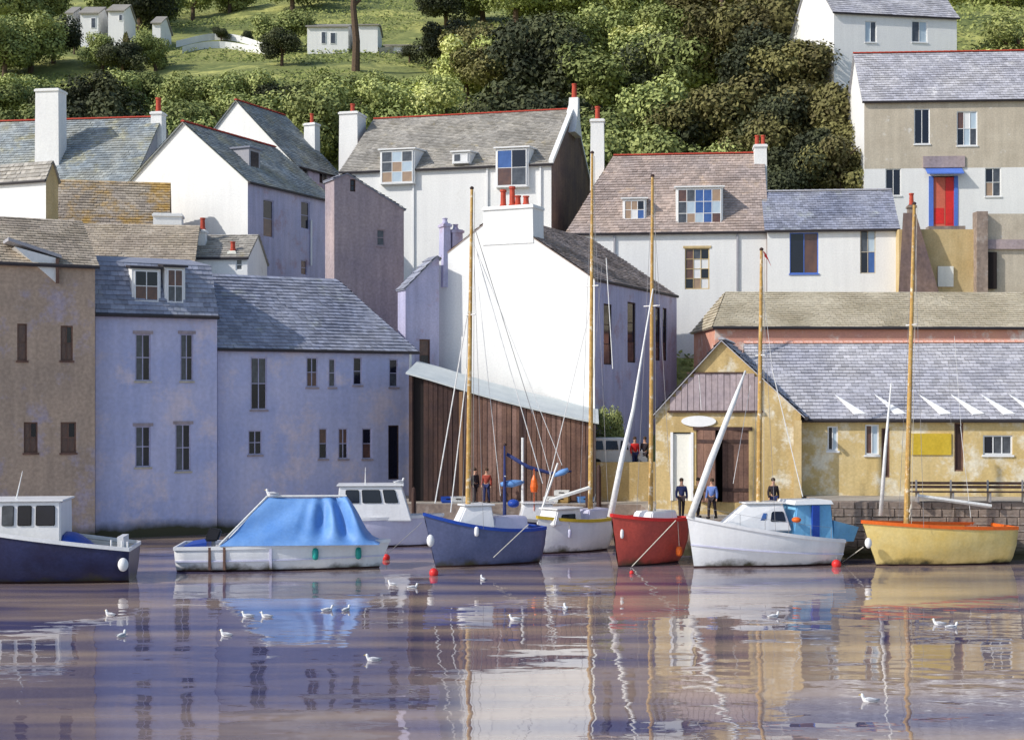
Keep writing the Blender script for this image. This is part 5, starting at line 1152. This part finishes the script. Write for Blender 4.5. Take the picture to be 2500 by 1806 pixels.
# big bush mass left of the large stone house
for i, (px, D_, r, kd, lb) in enumerate(((1905,112,3.6,'dark','dark tall bush at lower left of the thicket beside the large stone house'), (1975,113,4.2,'dark','blackish green bush in the middle of the thicket beside the large stone house'), (2050,112,3.9,'brown','olive brown bush against the left corner of the large stone house'),
      (1930,120,4.6,'dark','dark bush behind the chimney with two red pots'), (2010,120,5.2,'brown','highest olive bush of the thicket under the white hill house'), (2085,117,4.0,'brown','olive bush at the corner of the large stone house, upper'), (1870,120,4.4,'brown','brownish bush at the upper left of the thicket'), (1950,128,5.2,'brown','brown bush below the white hill house gable'), (1880,131,5,'dark','dark bush left of the white hill house'), (2400,128,4,'lime','pale lime bush behind the large stone house roof'), (2480,132,4.5,'lime','pale lime bush at the right edge behind the large roof'))):
    tree(px, D_, r, kd, lb, 'bush', 'bushes in the thicket', lift=.8)
# tall bare-stemmed trees
def stem_tree(px, D_, hgt, r0, label, r=3.2, kd='lime'):
    xx = X(px, D_); g = ground(xx, D_); root = empty('tree', (xx, D_, g - .5), 0, label, 'tree', 'tall slender trees on the hill')
    bm = nb(); path(bm, [(0,0,0),(.1,0,hgt*.3),(-.25,0,hgt*.6),(-.1,0,hgt)], [r0, r0*.85, r0*.7, r0*.4], 8)
    for k in range(4): path(bm, [(-.1,0,hgt*(.62+.08*k)), ((-1)**k*1.1,.3,hgt*(.72+.08*k)), ((-1)**k*1.9,.5,hgt*(.84+.07*k))], [r0*.4, r0*.25, .03], 6)
    obj('trunk', bm, bark, root); c = link('crown', CR[kd][0], root); c.location = (0, 0, hgt + r*.3); c.scale = (r, r, r)
stem_tree(868, 166, 13, .5, 'tall leaning brown trunked tree beside the white hill cottage', 3.4, 'mid')
stem_tree(1762, 150, 13, .28, 'left slender trunk of the tall pair on the hill right of centre'); stem_tree(1800, 151, 14, .3, 'right slender trunk of the tall pair on the hill right of centre')
# conifers between the hill cottages
for i, (px, D_, r, lb) in enumerate(((181,186,1.9,'brown conifer between first and second white hill cottage'), (246,186,1.9,'brown conifer just right of the widest white hill cottage'), (308,186,2.1,'brown conifer right of the third white hill cottage'), (393,184,1.6,'brown conifer beside the smallest white hill cottage'))): tree(px, D_, r, 'cone', lb, 'conifer', 'brown conifers beside the hill cottages', lift=.95, sx=.5)
for i, (px, D_, r, lb) in enumerate(((220,180,1.3,'small dark bush below the widest white hill cottage'), (280,180,1.0,'small dark bush below the third white hill cottage'), (368,180,1.0,'small dark bush left below the smallest hill cottage'), (395,179,1.2,'small dark bush right below the smallest hill cottage'), (600,196,1.2,'dark low bush above the upper garden wall'), (540,196,1.6,'dark low bush at the middle of the upper terrace'), (1000,176,1.6,'slim dark bush right of the white hill cottage'))): tree(px, D_, r, 'dark', lb, 'bush', 'small bushes near the hill cottages')
tree(1488, 77.2, 1.0, 'mid', 'green shrub growing behind the low ochre wall left of the red boat mast', 'shrub', None, lift=1.0, x=None)
bpy.context.view_layer.update()
o = [o for o in COL.objects if o.get('category') == 'shrub'][0]; o.location.z = LZ; o.children[0].scale = (1.1, 1.0, 2.0); o.children[0].location.z = 1.9; o.name = 'shrub'; o.location.y = 79.8; o.location.x = X(1490, 79.8)

# hill cottages
def cottage(label, px0, px1, pyt, pyb, D_, wins=(), wall=white, roof=slate_k, rise=1.6, deep=6, group='white cottages on the hillside'):
    x0, x1 = X(px0, D_), X(px1, D_); zb, zt = Z(pyb, D_) - 1.5, Z(pyt, D_); root = empty('hill_cottage', (x0, D_, zb), 0, label, 'cottage', group); w_ = x1 - x0; H_ = zt - zb
    bm = nb(); box(bm, (0, 0, 0), (w_, deep, H_)); v = [bm.verts.new(p) for p in ((0,0,H_+.001),(0,deep,H_+.001),(0,deep/2,H_+rise-.1),(w_,0,H_+.001),(w_,deep,H_+.001),(w_,deep/2,H_+rise-.1))]; bm.faces.new(v[:3]); bm.faces.new(v[3:]); obj('wall', bm, wall, root)
    for yy0, yy1 in ((-.3, deep/2), (deep + .3, deep/2)):
        bm = nb(); hexa(bm, [(-.2,yy0,H_-.08),(w_+.2,yy0,H_-.08),(w_+.2,yy1,H_+rise-.05),(-.2,yy1,H_+rise-.05)], [(-.2,yy0,H_+.08),(w_+.2,yy0,H_+.08),(w_+.2,yy1,H_+rise+.12),(-.2,yy1,H_+rise+.12)]); rf = obj('roof', bm, roof, root)
    for a, b_, c_, d_ in wins:
        xa, xb = X(a, D_) - x0, X(b_, D_) - x0; za, zb_ = Z(d_, D_) - zb, Z(c_, D_) - zb; bm = nb(); box(bm, (xa, -.06, za), (xb, .02, zb_)); f = obj('window', bm, white2, root); bm = nb(); box(bm, (xa + .08, -.08, za + .08), (xb - .08, -.055, zb_ - .08)); obj('pane', bm, g_grey, f)
cottage('narrow white hill cottage, leftmost of the row at top left', 163, 178, 34, 92, 190)
cottage('widest white hill cottage at top left with lilac window', 196, 240, 34, 94, 190, ((222,234,44,70),))
cottage('white hill cottage third from left with small window near its top', 264, 302, 28, 108, 190, ((290,299,36,52),))
cottage('smallest white hill cottage, rightmost of the top left row', 372, 392, 58, 88, 188)
cottage('long white hill cottage with two small windows left of the tall brown trunk', 750, 850, 66, 124, 184, ((784,796,78,108),(806,820,80,108)), rise=1.0)
cottage('plain white hill cottage right of the tall brown trunk', 872, 922, 62, 128, 184, (), rise=.6)
cottage('low white outbuilding attached beyond the hill cottage', 940, 1000, 112, 128, 184, (), rise=.3, deep=3)
# garden walls
for i, (px0, px1, py0, py1, D_, lb) in enumerate(((430,650,66,88,192,'curved upper white garden wall on the hillside terrace'), (445,655,100,114,186,'curved lower white garden wall on the hillside terrace'), (925,1200,98,104,182,'long low wall along the hillside path'))):
    bm = nb(); pts = []
    n = 14
    for k in range(n + 1):
        t = k / n; px = lerp(px0, px1, t); dd = D_ + 5 * math.sin(math.pi * t); x = X(px, dd); g = ground(x, dd); pts.append((x, dd, g))
    for p, q_ in zip(pts, pts[1:]): hexa(bm, [(p[0],p[1],p[2]-.8),(q_[0],q_[1],q_[2]-.8),(q_[0],q_[1]+.4,q_[2]-.8),(p[0],p[1]+.4,p[2]-.8)], [(p[0],p[1],p[2]+.9),(q_[0],q_[1],q_[2]+.9),(q_[0],q_[1]+.4,q_[2]+.9),(p[0],p[1]+.4,p[2]+.9)])
    bmesh.ops.remove_doubles(bm, verts=bm.verts, dist=.001); tag(obj('garden_wall', bm, white if i < 2 else tan), lb, 'wall')

# undergrowth: grass and scrub tufts over the slope
rnd = random.Random(5); V = []; Fc = []; T = []
for i in range(120000):
    y = 96 + 170 * rnd.random() ** 1.1; x = rnd.uniform(-.42, .42) * y; g = ground(x, y)
    dn = noise.noise(Vector((x * .06, y * .05, 9)))
    if dn < -.12 and y > 150: continue
    hh = .35 + .9 * max(0, dn) + .3 * rnd.random(); s_ = rnd.uniform(.12, .30)
    p = Vector((x, y, g + hh * rnd.random())); nrm = Vector((rnd.gauss(0, .6), -.6 + rnd.gauss(0, .4), .8)).normalized(); u = nrm.orthogonal().normalized(); a = rnd.uniform(0, 6.3); v = nrm.cross(u); uu = u * math.cos(a) + v * math.sin(a); vv = nrm.cross(uu); k = len(V)
    V += [tuple(p + uu*s_), tuple(p + vv*s_*.6), tuple(p - uu*s_), tuple(p - vv*s_*.6)]; Fc.append((k,k+1,k+2,k+3)); T.append(max(0, min(1, .5 + dn * .8 + rnd.gauss(0, .18))))
o = raw('undergrowth', V, Fc, leafmat('undergrowth_leaves', (.07,.09,.025), (.15,.18,.05), (.26,.28,.09)), None, T); tag(o, kind='stuff', label='low green undergrowth and grass covering the hillside between the trees', cat='undergrowth')
# the gull template is not part of the place
for g in GM: bpy.data.objects.remove(g)
